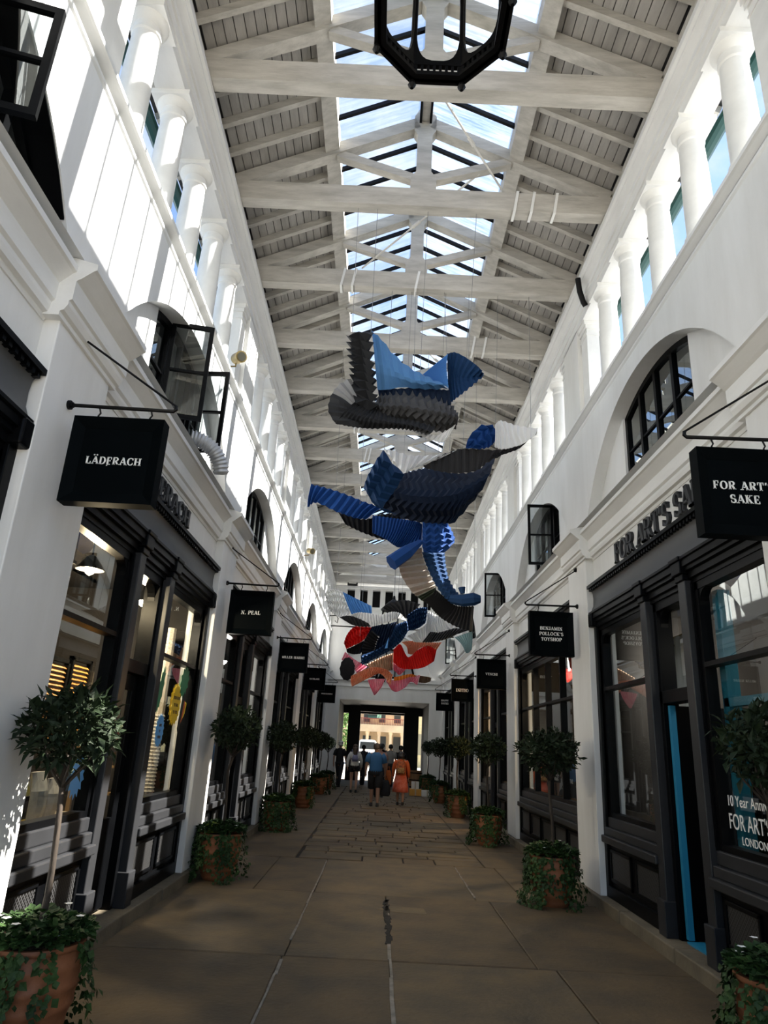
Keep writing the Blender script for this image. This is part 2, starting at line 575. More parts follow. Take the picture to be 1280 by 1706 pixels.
# the large old slabs in front
big = [(-6, 0.2, YBACK, 1.0), (0.2, 6.4, YBACK, 1.0)]
for y0, y1, cuts in ((-1.0, 1.6, (-.5, .9)), (1.6, 4.0, (-.68, .2, 1.35)), (4.0, 6.42, (-.68, .2, 1.55)), (6.42, 8.95, (-.66, .2, 1.4)), (8.95, 11.35, (-1.35, -.64, 1.25, 1.85))):
    xs = [XLK] + list(cuts) + [XRK]
    for i in range(len(xs) - 1):
        slab(xs[i], xs[i + 1], y0, y1, RND.choice([STONE, STONE, STONE2]), j=0.005, skew=0.0)
for p0, p1, w in (((-.68, 3.0), (-.665, 6.3), .022), ((-.66, 6.9), (-.64, 11.2), .02), ((1.25, 9.1), (1.25, 11.2), .016), ((.2, 2.8), (.2, 6.9), .03), ((.2, 8.0), (.2, 8.7), .04)):
    b = MB()
    n = 9
    for i in range(n):
        a, c = i / n, (i + 1) / n
        pa = V((p0[0] + (p1[0] - p0[0]) * a, p0[1] + (p1[1] - p0[1]) * a, 0.0))
        pc = V((p0[0] + (p1[0] - p0[0]) * c, p0[1] + (p1[1] - p0[1]) * c, 0.0))
        b.bar(pa + V((RND.uniform(-.006, .006), 0, 0)), pc + V((RND.uniform(-.006, .006), 0, 0)), w * RND.uniform(.6, 1.2), 0.012)
    b.build('mortar_joint', MORTAR, floor)
b = MB()
b.poly([(.1, 8.22, .004), (.3, 8.12, .006), (.62, 8.1, .005), (.6, 8.36, .006), (.2, 8.42, .005), (.1, 8.22, -.01), (.3, 8.12, -.01), (.62, 8.1, -.01), (.6, 8.36, -.01), (.2, 8.42, -.01)],
       [(0, 1, 2, 3, 4), (0, 5, 6, 1), (1, 6, 7, 2), (2, 7, 8, 3), (3, 8, 9, 4), (4, 9, 5, 0)])
b.build('patch_stone', STONE3, floor)
b = MB()
for i in range(14):
    y = 6.9 + i * 0.13
    b.bar((.2 + RND.uniform(-.02, .02), y, .002), (.2 + RND.uniform(-.02, .02), y + .14, .002), RND.uniform(.03, .07), .008)
b.build('open_joint', JOINT, floor)
# side slabs along both kerbs, then coursed setts between them
y = 11.35
while y < 29.5:
    d = RND.uniform(1.1, 2.1)
    slab(XLK, -1.13, y, min(y + d, 29.8), RND.choice([STONE, STONE2]), j=0.008)
    slab(1.72, XRK, y, min(y + d, 29.8), RND.choice([STONE, STONE2]), j=0.008)
    y += d
y = 11.35
rest = MB()
far_y = 21.5
while y < 29.7:
    d = RND.choice([.24, .3, .36, .42, .5]) * (1.0 if y < 16 else 1.3)
    x = -1.1 + RND.uniform(-.04, .02)
    while x < 1.72:
        w = RND.uniform(.32, 1.0)
        if 1.72 - (x + w) < .25:
            w = 1.72 - x
        g = RND.choice([STONE, STONE2, STONE2, STONE3])
        if y < far_y:
            slab(x, x + w, y, y + d, g, RND.uniform(-.006, .008), 'sett', j=.012)
        else:
            rest.box(x + .012, x + w - .012, y + .012, y + d - .012, -.05, RND.uniform(-.004, .006))
        x += w
    y += d
rest.build('far_setts', STONE2, floor, kind='stuff')
for s in (-1, 1):
    T = side(s)
    y = YBACK
    while y < YEND:
        d = RND.uniform(.9, 1.5)
        e = min(y + d, YEND)
        b = MB()
        b.box(-0.10 + RND.uniform(-.008, .008), 0.45, y + .004, e - .004, -0.03, 0.12 + RND.uniform(-.004, .004), T)
        b.build('kerb_stone', KERB, floor, bevel=0.012)
        y = e

# ================================================================== SIDE WALLS
AR_R, AR_Z = 2.5, 3.38                            # arch radius and centre height
ZCAP, ZSTR, ZCOL0, ZCOL1, ZCOR = 4.58, 6.2, 6.36, 7.78, 8.62
REC = 0.15                                        # depth of the arched recesses
BAYS = [-1, 0, 1, 2, 3, 4]
PIERS = [-1, 0, 1, 2, 3, 4]                   # pier k stands at the far end of bay k


def yb(k):
    return YB0 + BAY * k


def yp(k):
    return YB0 + BAY * k + BAY / 2


def arch_z(dy):
    return AR_Z + math.sqrt(max(AR_R ** 2 - dy * dy, 0))


def column_mesh():
    b = MB()
    r = 0.135
    h = ZCOL1 - ZCOL0
    prof = [(r * 1.18, 0), (r * 1.18, .05), (r * 1.06, .07), (r, .10), (r, h * .35), (r * .96, h * .6), (r * .88, h - .24), (r * .98, h - .225), (r * .98, h - .20), (r * .9, h - .19), (r * .9, h - .13), (r * 1.1, h - .115), (r * 1.3, h - .075), (r * 1.34, h - .06)]
    b.lathe(prof, n=24)
    me = bpy.data.meshes.new('column')
    me.from_pydata(b.v, [], b.f)
    for p in me.polygons:
        p.use_smooth = True
    me.set_sharp_from_angle(angle=math.radians(35))
    me.materials.append(WHITE2)
    a = MB()
    a.box(-r * 1.42, r * 1.42, -r * 1.42, r * 1.42, h - .06, h)
    ma = bpy.data.meshes.new('abacus')
    ma.from_pydata(a.v, [], a.f)
    ma.materials.append(WHITE2)
    return me, ma


COLM, ABAM = column_mesh()


def build_wall(s):
    nm = 'left' if s < 0 else 'right'
    T = side(s)
    b = MB()
    N = 36
    for k in BAYS:
        c = yb(k)
        y0, y1 = c - BAY / 2, c + BAY / 2
        hw = math.sqrt(AR_R ** 2 - (4.30 - AR_Z) ** 2)
        # solid wall beside and over the arch
        b.poly([T(0, y0, 4.3), T(0, c - hw, 4.3), T(0, c - hw, ZSTR), T(0, y0, ZSTR)], [(0, 1, 2, 3)])
        b.poly([T(0, c + hw, 4.3), T(0, y1, 4.3), T(0, y1, ZSTR), T(0, c + hw, ZSTR)], [(0, 1, 2, 3)])
        for i in range(N):
            a0, a1 = -hw + 2 * hw * i / N, -hw + 2 * hw * (i + 1) / N
            z0, z1 = arch_z(a0), arch_z(a1)
            b.poly([T(0, c + a0, z0), T(0, c + a1, z1), T(0, c + a1, ZSTR), T(0, c + a0, ZSTR)], [(0, 1, 2, 3)])
            b.poly([T(0, c + a0, z0), T(0, c + a1, z1), T(REC + .06, c + a1, z1), T(REC + .06, c + a0, z0)], [(0, 1, 2, 3)])
        # back of the recess beside the window
        for sg in ((-1, 1) if not (s < 0 and k == -1) else ()):
            M_ = 10
            for i in range(M_):
                a0, a1 = sg * (.95 + (hw - .95) * i / M_), sg * (.95 + (hw - .95) * (i + 1) / M_)
                b.poly([T(REC, c + a0, 4.3), T(REC, c + a1, 4.3), T(REC, c + a1, arch_z(a1)), T(REC, c + a0, arch_z(a0))], [(0, 1, 2, 3)])
            b.poly([T(REC, c + sg * .95, 4.3), T(REC + .12, c + sg * .95, 4.3), T(REC + .12, c + sg * .95, arch_z(.95)), T(REC, c + sg * .95, arch_z(.95))], [(0, 1, 2, 3)])
        b.poly([T(REC - .3, c - hw, 4.6), T(REC - .3, c + hw, 4.6), T(REC + .12, c + hw, 4.66), T(REC + .12, c - hw, 4.66)], [(0, 1, 2, 3)])
    # frieze under the cornice, that carries the shop names
    b.box(.05, .3, YBACK, YEND, 3.74, 4.32, T)
    wall = b.build('wall_' + nm, WHITE, None, recalc=False)
    tag(wall, kind='structure')
    # dark upper rooms behind the arches and shop interiors behind the fronts
    b = MB()
    b.box(1.5, 1.6, YBACK, YEND, 3.5, ZSTR - .1, T)
    b.box(.3, 1.6, YBACK, YEND, 4.25, 4.3, T)
    tag(b.build('wall_room_' + nm, GREYM, None), kind='structure')
    b = MB()
    b.box(2.3, 2.4, YBACK, YEND, 0, 3.9, T)
    b.box(.3, 2.4, YBACK, YEND, 3.5, 3.6, T)
    b.box(.3, 2.4, YBACK, YEND, .02, .1, T)
    for k in PIERS[:-1]:
        b.box(.3, 2.4, yp(k) - .05, yp(k) + .05, 0, 3.6, T)
    tag(b.build('wall_interior_' + nm, INTER, None), kind='structure')
    b = MB()
    b.box(.2, 5.5, YBACK, YEND, ZSTR - .14, ZSTR - .04, T)
    b.box(5.4, 5.5, YBACK, YEND, 0, ZSTR - .05, T)
    tag(b.build('wall_outer_' + nm, LEAD, None), kind='structure')
    # piers between the shops
    for k in PIERS:
        c = yp(k)
        w = .43
        b = MB()
        b.box(-.055, .3, c - w, c + w, .12 if k < 4 else 0, 4.2, T)
        pier = b.build('pier', WHITE, wall, bevel=.008)
        b = MB()
        pr = [(.2, 4.16), (-.075, 4.16), (-.075, 4.19), (-.10, 4.20), (-.12, 4.24), (-.12, 4.27), (-.14, 4.28), (-.14, 4.42), (-.17, 4.44), (-.24, 4.50), (-.26, 4.51), (-.26, 4.555), (-.1, 4.60), (.2, 4.62)]
        b.prism(pr, c - w - .07, c + w + .07, T)
        b.build('pier_cap', WHITE2, wall)
    # cornice over each shop
    for k in BAYS:
        y0, y1 = yb(k) - BAY / 2 + .45, yb(k) + BAY / 2 - .45
        b = MB()
        pr = [(.2, 4.14), (.04, 4.14), (.03, 4.17), (.0, 4.18), (-.01, 4.22), (-.01, 4.25), (-.03, 4.27), (-.03, 4.40), (-.05, 4.42), (-.11, 4.48), (-.13, 4.49), (-.13, 4.535), (0, 4.58), (.2, 4.6)]
        b.prism(pr, y0, y1, T)
        b.build('cornice', WHITE2, wall)
    # string course and colonnade plinth
    b = MB()
    b.prism([(.3, 6.12), (0, 6.12), (-.015, 6.14), (-.015, 6.17), (0, 6.18), (0, 6.2), (-.05, 6.24), (-.07, 6.25), (-.07, 6.29), (-.04, 6.32), (-.01, 6.33), (-.01, ZCOL0), (.34, ZCOL0), (.34, 6.12)], YBACK, YEND, T)
    b.build('string_course', WHITE2, wall)
    # colonnade
    uc = .14
    def column(y):
        o = bpy.data.objects.new('column', COLM)
        COL.objects.link(o)
        o.parent = wall
        o.location = T(uc, y, ZCOL0)
        o.rotation_euler.z = RND.uniform(0, 6)
        a = bpy.data.objects.new('abacus', ABAM)
        COL.objects.link(a)
        a.parent = o
        a.rotation_euler.z = -o.rotation_euler.z
    for k in BAYS:
        c = yb(k)
        ys = [4.48, 5.35, 6.22, 7.14, 8.0] if k == 0 else [c - 1.35, c - .45, c + .45, c + 1.35] if k != -1 else [c - 1.7, c - .85, c, c + .85]
        for y in ys:
            column(y)
    for k in PIERS:
        c = yp(k)
        y0, y1 = c - .36, c + .4
        if k == -1:
            y0, y1 = 3.05, 3.75
        b = MB()
        b.box(.0, .3, y0, y1, ZCOL0, ZCOL1 + .02, T)
        b.build('upper_pier', WHITE, wall)
        for e, sg in ((y0, -1), (y1, 1)):
            b = MB()
            q0, q1 = sorted((e + sg * .02, e + sg * .30))
            b.box(.06, .24, q0, q1, ZCOL0, ZCOL1 - .2, T)
            b.box(.05, .25, q0 - .01, q1 + .01, ZCOL1 - .24, ZCOL1 - .21, T)
            b.box(.04, .26, q0 - .02, q1 + .02, ZCOL1 - .13, ZCOL1 - .07, T)
            b.box(.06, .24, q0, q1, ZCOL1 - .2, ZCOL1, T)
            b.box(.02, .28, q0 - .03, q1 + .03, ZCOL1 - .07, ZCOL1, T)
            b.build('pilaster', WHITE2, wall)
    b = MB()
    b.prism([(.30, ZCOL1), (.0, ZCOL1), (.0, 7.9), (-.02, 7.91), (-.02, 8.02), (-.04, 8.03), (-.04, 8.06), (-.02, 8.08), (-.02, 8.14), (-.07, 8.19), (-.09, 8.2), (-.09, 8.23), (-.12, 8.25), (-.12, 8.32), (.3, 8.36)], YBACK, YEND, T)
    b.build('entablature', WHITE2, wall)
    b = MB()
    b.box(.0, .3, YBACK, YEND, 8.34, 8.72, T)
    b.build('wall_plate', TIMBER, wall)
    return wall


WALL_L = build_wall(-1)
WALL_R = build_wall(1)

# ================================================================== UPPER WINDOWS
win_n = [0]


def leaf_frame(o0, ex, ez, w, h, parent, m=BLACK, t=.045, name='casement', midbar=True):
    """glazed casement leaf from corner o0 along ex and up ez"""
    en = ex.cross(ez).normalized()
    b = MB()

    def rect(x0, x1, z0, z1):
        P = []
        for d in (-.02, .02):
            P += [o0 + ex * x0 + ez * z0 + en * d, o0 + ex * x1 + ez * z0 + en * d, o0 + ex * x1 + ez * z1 + en * d, o0 + ex * x0 + ez * z1 + en * d]
        b.poly(P, [(0, 1, 2, 3), (7, 6, 5, 4)] + [(i, (i + 1) % 4, 4 + (i + 1) % 4, 4 + i) for i in range(4)])
    rect(0, w, 0, t)
    rect(0, w, h - t, h)
    rect(0, t, t, h - t)
    rect(w - t, w, t, h - t)
    if midbar:
        rect(t, w - t, h * .48, h * .48 + .025)
    c = b.build(name, m, parent)
    for z0, z1 in (((t, h * .48), (h * .48 + .025, h - t)) if midbar else ((t, h - t),)):
        g = MB()
        g.poly([o0 + ex * t + ez * z0, o0 + ex * (w - t) + ez * z0, o0 + ex * (w - t) + ez * z1, o0 + ex * t + ez * z1], [(0, 1, 2, 3)])
        g.build('pane', GLASSW, c)
    return c


def arch_window(s, k, leaves=(), half=.95, nl=4):
    win_n[0] += 1
    T = side(s)
    c = yb(k)
    root = thing('window_%d' % win_n[0], None, None, T(REC, c, 4.66), kind='structure')
    u0, u1 = REC + .03, REC + .09
    zb = 4.66
    b = MB()
    N = 24
    pts = [(-half + 2 * half * i / N) for i in range(N + 1)]
    for a0, a1 in zip(pts[:-1], pts[1:]):
        P = [T(u, c + a, arch_z(a) - d) for u in (u0, u1) for a, d in ((a0, 0), (a1, 0), (a1, .07), (a0, .07))]
        b.poly(P, [(0, 1, 2, 3), (7, 6, 5, 4), (0, 1, 5, 4), (3, 2, 6, 7)])
    b.box(u0, u1, c - half, c + half, zb, zb + .06, T)
    for a in (-half + .03, half - .03):
        b.box(u0, u1, c + a - .035, c + a + .035, zb, arch_z(abs(a)), T)
    b.build('frame', BLACK, root)
    if half > 1:
        b = MB()
        for a0, a1 in zip(pts[:-1], pts[1:]):
            P = [T(u, c + a, arch_z(a) - d) for u in (.01, u0) for a, d in ((a0, .004), (a1, .004), (a1, .02), (a0, .02))]
            b.poly(P, [(0, 1, 2, 3), (7, 6, 5, 4), (0, 1, 5, 4), (3, 2, 6, 7)])
        b.build('arch_lining', BLACK, root)
    open_at = [l[0] for l in leaves]
    edges = [-half + .03 + (2 * half - .06) * i / nl for i in range(nl + 1)]
    for a in edges[1:-1]:
        bx('mullion', BLACK, (u0, u1, c + a - .03, c + a + .03, zb, arch_z(a) - .03), root, T)
    for i in range(nl):
        if i in open_at:
            continue
        a0, a1 = edges[i] + .03, edges[i + 1] - .03
        ztop = min(arch_z(a0), arch_z(a1)) - .05
        zs = ((zb + .06, ztop, True),)
        if ztop > 5.35:
            bx('glazing_bar', BLACK, (u0 + .01, u1 - .01, c + a0, c + a1, 5.2, 5.225), root, T)
            zs = ((zb + .06, 5.2, False), (5.225, ztop, True))
        for z0, z1, top in zs:
            g = MB()
            n = 4
            um = (u0 + u1) / 2
            low = [T(um, c + a0 + (a1 - a0) * j / n, z0) for j in range(n + 1)]
            hi = [T(um, c + a0 + (a1 - a0) * j / n, (arch_z(a0 + (a1 - a0) * j / n) - .05) if top else z1) for j in range(n + 1)]
            g.poly(low + hi, [(j, j + 1, n + 2 + j, n + 1 + j) for j in range(n)])
            g.build('pane', GLASSW, root)
    for (i, ang, hinge, h) in leaves:
        yh = c + edges[i + hinge]
        w = .44
        # angle 0 = shut along the wall, 90 = straight out into the arcade
        dirw = -1 if hinge else 1
        a = math.radians(ang)
        ex = V((-s * math.sin(a), dirw * math.cos(a), 0))
        leaf_frame(T(u0 - .01, yh, zb + .08), ex, V((0, 0, 1)), w, h, root)
    return root


for s in (-1, 1):
    for k in BAYS:
        if k < -1:
            continue
        lv = ()
        if s < 0:
            lv = {-1: ((6, 75, 0, .80),), 0: ((1, 78, 0, 1.12), (2, 88, 1, 1.05))}.get(k, ())
        else:
            lv = {1: ((1, 85, 0, 1.1),), 2: ((1, 80, 0, 1.1),), 4: ((1, 70, 0, 1.05),)}.get(k, ())
        arch_window(s, k, lv, *((2.0, 8) if (s, k) == (-1, -1) else ()))

# ================================================================== ROOF
ceiling = thing('ceiling', None, None, (XC, 12, 8.6), kind='structure')
MS = 0.47                                          # roof pitch


def rz(x, off=0.0):
    """underside line of the rafters at distance x from the ridge"""
    return 8.66 + MS * (2.5 - x) + off


PUR = 1.24
SP = BAY / 3
TR_Y = [5.55 + SP * i for i in range(-6, 15)]
TR_Y = [y for y in TR_Y if YBACK < y < YEND - .3]


def shared(name, mb, m):
    me = bpy.data.meshes.new(name)
    me.from_pydata(mb.v, [], mb.f)
    bm = bmesh.new()
    bm.from_mesh(me)
    bmesh.ops.recalc_face_normals(bm, faces=bm.faces)
    bm.to_mesh(me)
    bm.free()
    me.materials.append(m)
    return me


def inst(name, me, parent, loc, rz_=0.0, scale=None):
    o = bpy.data.objects.new(name, me)
    COL.objects.link(o)
    if parent:
        o.parent = parent
        o.matrix_parent_inverse = parent_inv(parent)
    o.location = loc
    o.rotation_euler.z = rz_
    if scale:
        o.scale = scale
    return o


def roof_parts():
    P = {}
    b = MB()
    b.box(-2.56, 2.56, -.085, .085, 8.33, 8.62)
    P['tie_beam'] = shared('tie_beam', b, TIMBER)
    b = MB()
    pr = [(-.17, 8.6), (.17, 8.6), (.17, 8.82), (.10, 8.92), (.10, 9.55), (.15, 9.64), (.15, 9.88), (.08, 10.02), (-.08, 10.02), (-.15, 9.88), (-.15, 9.64), (-.10, 9.55), (-.10, 8.92), (-.17, 8.82)]
    b.prism(pr, -.075, .075)
    P['king_post'] = shared('king_post', b, TIMBER)
    for sg, nm in ((-1, 'l'), (1, 'r')):
        b = MB()
        b.bar((sg * 2.48, 0, rz(2.48, -.02)), (sg * .1, 0, rz(.1, -.02)), .15, .17)
        P['rafter' + nm] = shared('principal_rafter', b, TIMBER)
        b = MB()
        b.bar((sg * .14, 0, 8.84), (sg * 1.16, 0, rz(1.16, -.10)), .11, .11)
        P['strut' + nm] = shared('strut', b, TIMBER)
        b = MB()
        b.bar((sg * 2.55, 0, rz(2.55, .06)), (sg * (PUR + .04), 0, rz(PUR + .04, .06)), .065, .10)
        P['common' + nm] = shared('common_rafter', b, TIMBER)
        b = MB()
        b.bar((sg * (PUR - .02), 0, rz(PUR, .10)), (sg * .06, 0, rz(.06, .10)), .042, .055)
        P['bar' + nm] = shared('glazing_bar', b, BLACKM)
        b = MB()
        x0, x1 = PUR - .01, .05
        h = SP / 4 / 2
        q = [V((sg * x0, -h, rz(x0, .13))), V((sg * x1, -h, rz(x1, .13))), V((sg * x1, h, rz(x1, .13))), V((sg * x0, h, rz(x0, .13)))]
        b.poly(q, [(0, 1, 2, 3)])
        P['pane' + nm] = shared('roof_pane', b, RGLASS)
    return P


RP = roof_parts()
for i, y in enumerate(TR_Y):
    t = thing('roof_truss', None, None, (XC, y, 8.33), parent=ceiling)
    for nm, key in (('tie_beam', 'tie_beam'), ('king_post', 'king_post'), ('principal_rafter', 'rafterl'), ('principal_rafter', 'rafterr'), ('strut', 'strutl'), ('strut', 'strutr')):
        inst(nm, RP[key], t, (XC, y, 0))
rc = {'n': 0}
y = TR_Y[0] - SP * 1
ys = []
while y < YEND:
    ys.append(y)
    y += SP / 4
for j, y in enumerate(ys):
    if y < YBACK + .2 or y > YEND - .1:
        continue
    main = min(abs(y - t) for t in TR_Y) < .05
    for sg in 'lr':
        if not main:
            inst('common_rafter', RP['common' + sg], ceiling, (XC, y, 0))
        inst('glazing_bar', RP['bar' + sg], ceiling, (XC, y, 0))
        if y + SP / 8 < YEND:
            inst('roof_pane', RP['pane' + sg], ceiling, (XC, y + SP / 8, 0))
# purlins, ridge, boards, roof covering, eaves
segs = [YBACK] + [t for t in TR_Y[2::4]] + [YEND]
for sg in (-1, 1):
    for a, c in zip(segs[:-1], segs[1:]):
        b = MB()
        z = rz(PUR, 0)
        b.poly([V((XC + sg * x, y, zz)) for y in (a, c) for x, zz in ((PUR - .09, z - .02), (PUR + .09, z - .1), (PUR + .09, z + .12), (PUR - .09, z + .2))],
               [(0, 1, 2, 3), (7, 6, 5, 4), (0, 1, 5, 4), (1, 2, 6, 5), (2, 3, 7, 6), (3, 0, 4, 7)])
        b.build('purlin', TIMBER, ceiling)
        nb = 11
        for i in range(nb):
            x0 = PUR + .08 + (2.5 - PUR - .08) * i / nb
            x1 = PUR + .08 + (2.5 - PUR - .08) * (i + 1) / nb - .010
            o = RND.uniform(-.002, .002)
            b = MB()
            b.poly([V((XC + sg * x, y, rz(x, dz + o))) for y in (a, c) for x, dz in ((x0, .115), (x1, .115), (x1, .135), (x0, .135))],
                   [(0, 1, 2, 3), (7, 6, 5, 4), (0, 1, 5, 4), (1, 2, 6, 5), (2, 3, 7, 6), (3, 0, 4, 7)])
            b.build('roof_board', BOARD, ceiling)
    b = MB()
    b.poly([V((XC + sg * x, y, rz(x, dz))) for y in (YBACK, YEND) for x, dz in ((PUR + .05, .15), (3.2, .15), (3.2, .2), (PUR + .05, .2))],
           [(0, 1, 2, 3), (7, 6, 5, 4), (0, 1, 5, 4), (1, 2, 6, 5), (2, 3, 7, 6), (3, 0, 4, 7)])
    b.build('slate_covering', mat('dark_slate', (0.05, 0.05, 0.055), 0.6, var=.3), ceiling)
    b = MB()
    y = YBACK + .3
    while y < YEND:
        b.bar((XC + sg * 2.75, y, rz(2.75, .08)), (XC + sg * 3.18, y, rz(3.18, .08)), .06, .1)
        y += SP / 4
    b.build('rafter_ends', TIMBER, ceiling, kind='stuff')
    b = MB()
    b.tube([(XC + sg * 3.24, YBACK, 8.36), (XC + sg * 3.24, YEND, 8.36)], .075, 10)
    b.build('gutter', GREEN_G, ceiling)
b = MB()
b.box(XC - .05, XC + .05, YBACK, YEND, 9.80, 9.97)
b.build('ridge_beam', TIMBER, ceiling)
for sg in (-1, 1):
    b = MB()
    b.box(XC + sg * .055, XC + sg * .085, YBACK, YEND, 9.76, 9.94)
    b.build('ridge_flashing', BLACKM, ceiling)

# ================================================================== END WALL, PASSAGE
def build_end():
    b = MB()
    Y = YEND
    ZL = 3.42
    x0, x1 = XC - HW - .3, XC + HW + .3
    dl, dr = -1.64, 2.16
    ax, ar, az = XC, 1.95, 4.32
    N = 28
    b.box(x0, dl, Y, Y + .35, 0, ZL)
    b.box(dr, x1, Y, Y + .35, 0, ZL)
    b.box(x0, x1, Y, Y + .35, ZL, az)
    # wall round the arched recess
    b.box(x0, ax - ar, Y, Y + .35, az, 6.5)
    b.box(ax + ar, x1, Y, Y + .35, az, 6.5)
    for i in range(N):
        t0, t1 = math.pi * i / N, math.pi * (i + 1) / N
        p0 = (ax + ar * math.cos(t0), az + ar * math.sin(t0))
        p1 = (ax + ar * math.cos(t1), az + ar * math.sin(t1))
        b.poly([(p0[0], Y, p0[1]), (p1[0], Y, p1[1]), (p1[0], Y, 6.5), (p0[0], Y, 6.5)], [(0, 1, 2, 3)])
        b.poly([(p0[0], Y, p0[1]), (p1[0], Y, p1[1]), (p1[0], Y + .4, p1[1]), (p0[0], Y + .4, p0[1])], [(0, 1, 2, 3)])
    b.box(x0, x1, Y + .4, Y + .5, az, 7.2)
    b.box(x0, x1, Y, Y + .35, 6.45, 7.36)
    # upper vents between short piers
    xs = [XC - HW - .3] + sum([[-1.62 + .565 * i, -1.28 + .565 * i] for i in range(7)], []) + [XC + HW + .3]
    for i in range(0, len(xs), 2):
        b.box(xs[i], xs[i + 1], Y, Y + .3, 7.36, 8.14)
    b.box(x0, x1, Y, Y + .35, 8.14, 8.7)
    w = b.build('wall_end', WHITE, None, recalc=False)
    tag(w, kind='structure')
    for z0, z1, d in ((3.95, 4.02, .05), (4.2, 4.34, .12), (7.25, 7.36, .08), (8.2, 8.3, .07)):
        bx('ledge', WHITE2, (x0 + .2, x1 - .2, Y - d, Y + .05, z0, z1), w)
    bx('vent_backing', BLACKM, (x0, x1, Y + .3, Y + .36, 7.3, 8.2), w)
    gb = MB()
    gb.poly([(XC - 2.9, Y + .1, 8.7), (XC + 2.9, Y + .1, 8.7), (XC, Y + .1, 10.1)], [(0, 1, 2)])
    gb.build('gable', WHITE, w)
    # fanlight window inside the arch
    b = MB()
    Yw = Y + .36
    for i in range(16):
        t0, t1 = math.pi * i / 16, math.pi * (i + 1) / 16
        for r0, r1 in ((1.25, 1.17),):
            b.poly([(ax + r * math.cos(t), yy, az + .1 + r * math.sin(t)) for yy in (Yw - .05, Yw) for r, t in ((r0, t0), (r0, t1), (r1, t1), (r1, t0))],
                   [(0, 1, 2, 3), (7, 6, 5, 4), (0, 1, 5, 4), (3, 2, 6, 7)])
    for a in (-.8, -.4, 0, .4, .8):
        b.box(ax + a - .025, ax + a + .025, Yw - .05, Yw, az + .1, az + .1 + math.sqrt(1.25 ** 2 - a * a))
    b.box(ax - 1.25, ax + 1.25, Yw - .05, Yw, az + .06, az + .14)
    win_n[0] += 1
    wn = thing('window_%d' % win_n[0], None, None, (ax, Yw, az + .1), kind='structure')
    b.build('frame', BLACK, wn)
    g = MB()
    g.poly([(ax + 1.2 * math.cos(math.pi * i / 16), Yw, az + .12 + 1.2 * math.sin(math.pi * i / 16)) for i in range(17)], [tuple(range(17))])
    g.build('pane', mat('grey_far_glass', (.25, .26, .27), .15), wn)
    # dark passage with three openings at its far end
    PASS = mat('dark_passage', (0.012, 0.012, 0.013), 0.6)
    b = MB()
    ye = 35.6
    b.box(dl - .3, dl - .05, Y + .35, ye, 0, 3.6)
    b.box(dr + .05, dr + .3, Y + .35, ye, 0, 3.6)
    b.box(dl - .3, dr + .3, Y + .35, ye, 3.45, 3.7)
    L_ = lambda px: at_y(px, 1200, ye).x
    b.box(dl - .3, dr + .3, ye - .3, ye, at_y(640, 1191, ye).z, 3.6)
    b.box(L_(581), L_(601), ye - .5, ye, 0, 3.5)
    b.box(L_(673), L_(697), ye - .5, ye, 0, 3.5)
    b.box(L_(601), L_(673), ye - 1.2, ye - 1.0, 3.15, 3.5)
    tag(b.build('wall_passage', PASS, None), kind='structure')
    fl = bx('floor_passage', STONE2, (dl - .3, dr + .3, YEND - .1, ye + .3, -.05, .003), None)
    tag(fl, kind='structure')
    return w


WALL_E = build_end()
b = MB()
b.box(XC - HW - .4, XC + HW + .4, YBACK - .2, YBACK, 8.3, 10.2)
tag(b.build('wall_back', WHITE, None), kind='structure')
gb_ = bx('ground_entrance', mat('pale_paving', (.42, .39, .34), .85, var=.25, scale=.6), (-40, 40, -60, YBACK - .2, -.2, -.01), None)
tag(gb_, kind='structure')

# ================================================================== SHOPFRONTS
FASC = {}


def arc_corner(b, T, u0, u1, y, z, dy, r=.14):
    """rounded top corner filler: (y, z) is the square corner, dy the way into the opening"""
    n = 6
    pts = [(y, z)] + [(y + dy * (r - r * math.cos(math.pi / 2 * i / n)), z - r + r * math.sin(math.pi / 2 * i / n)) for i in range(n + 1)]
    m_ = len(pts)
    P = [T(u0, p[0], p[1]) for p in pts] + [T(u1, p[0], p[1]) for p in pts]
    b.poly(P, [tuple(range(m_)), tuple(range(2 * m_ - 1, m_ - 1, -1))] + [(i, (i + 1) % m_, m_ + (i + 1) % m_, m_ + i) for i in range(m_)])


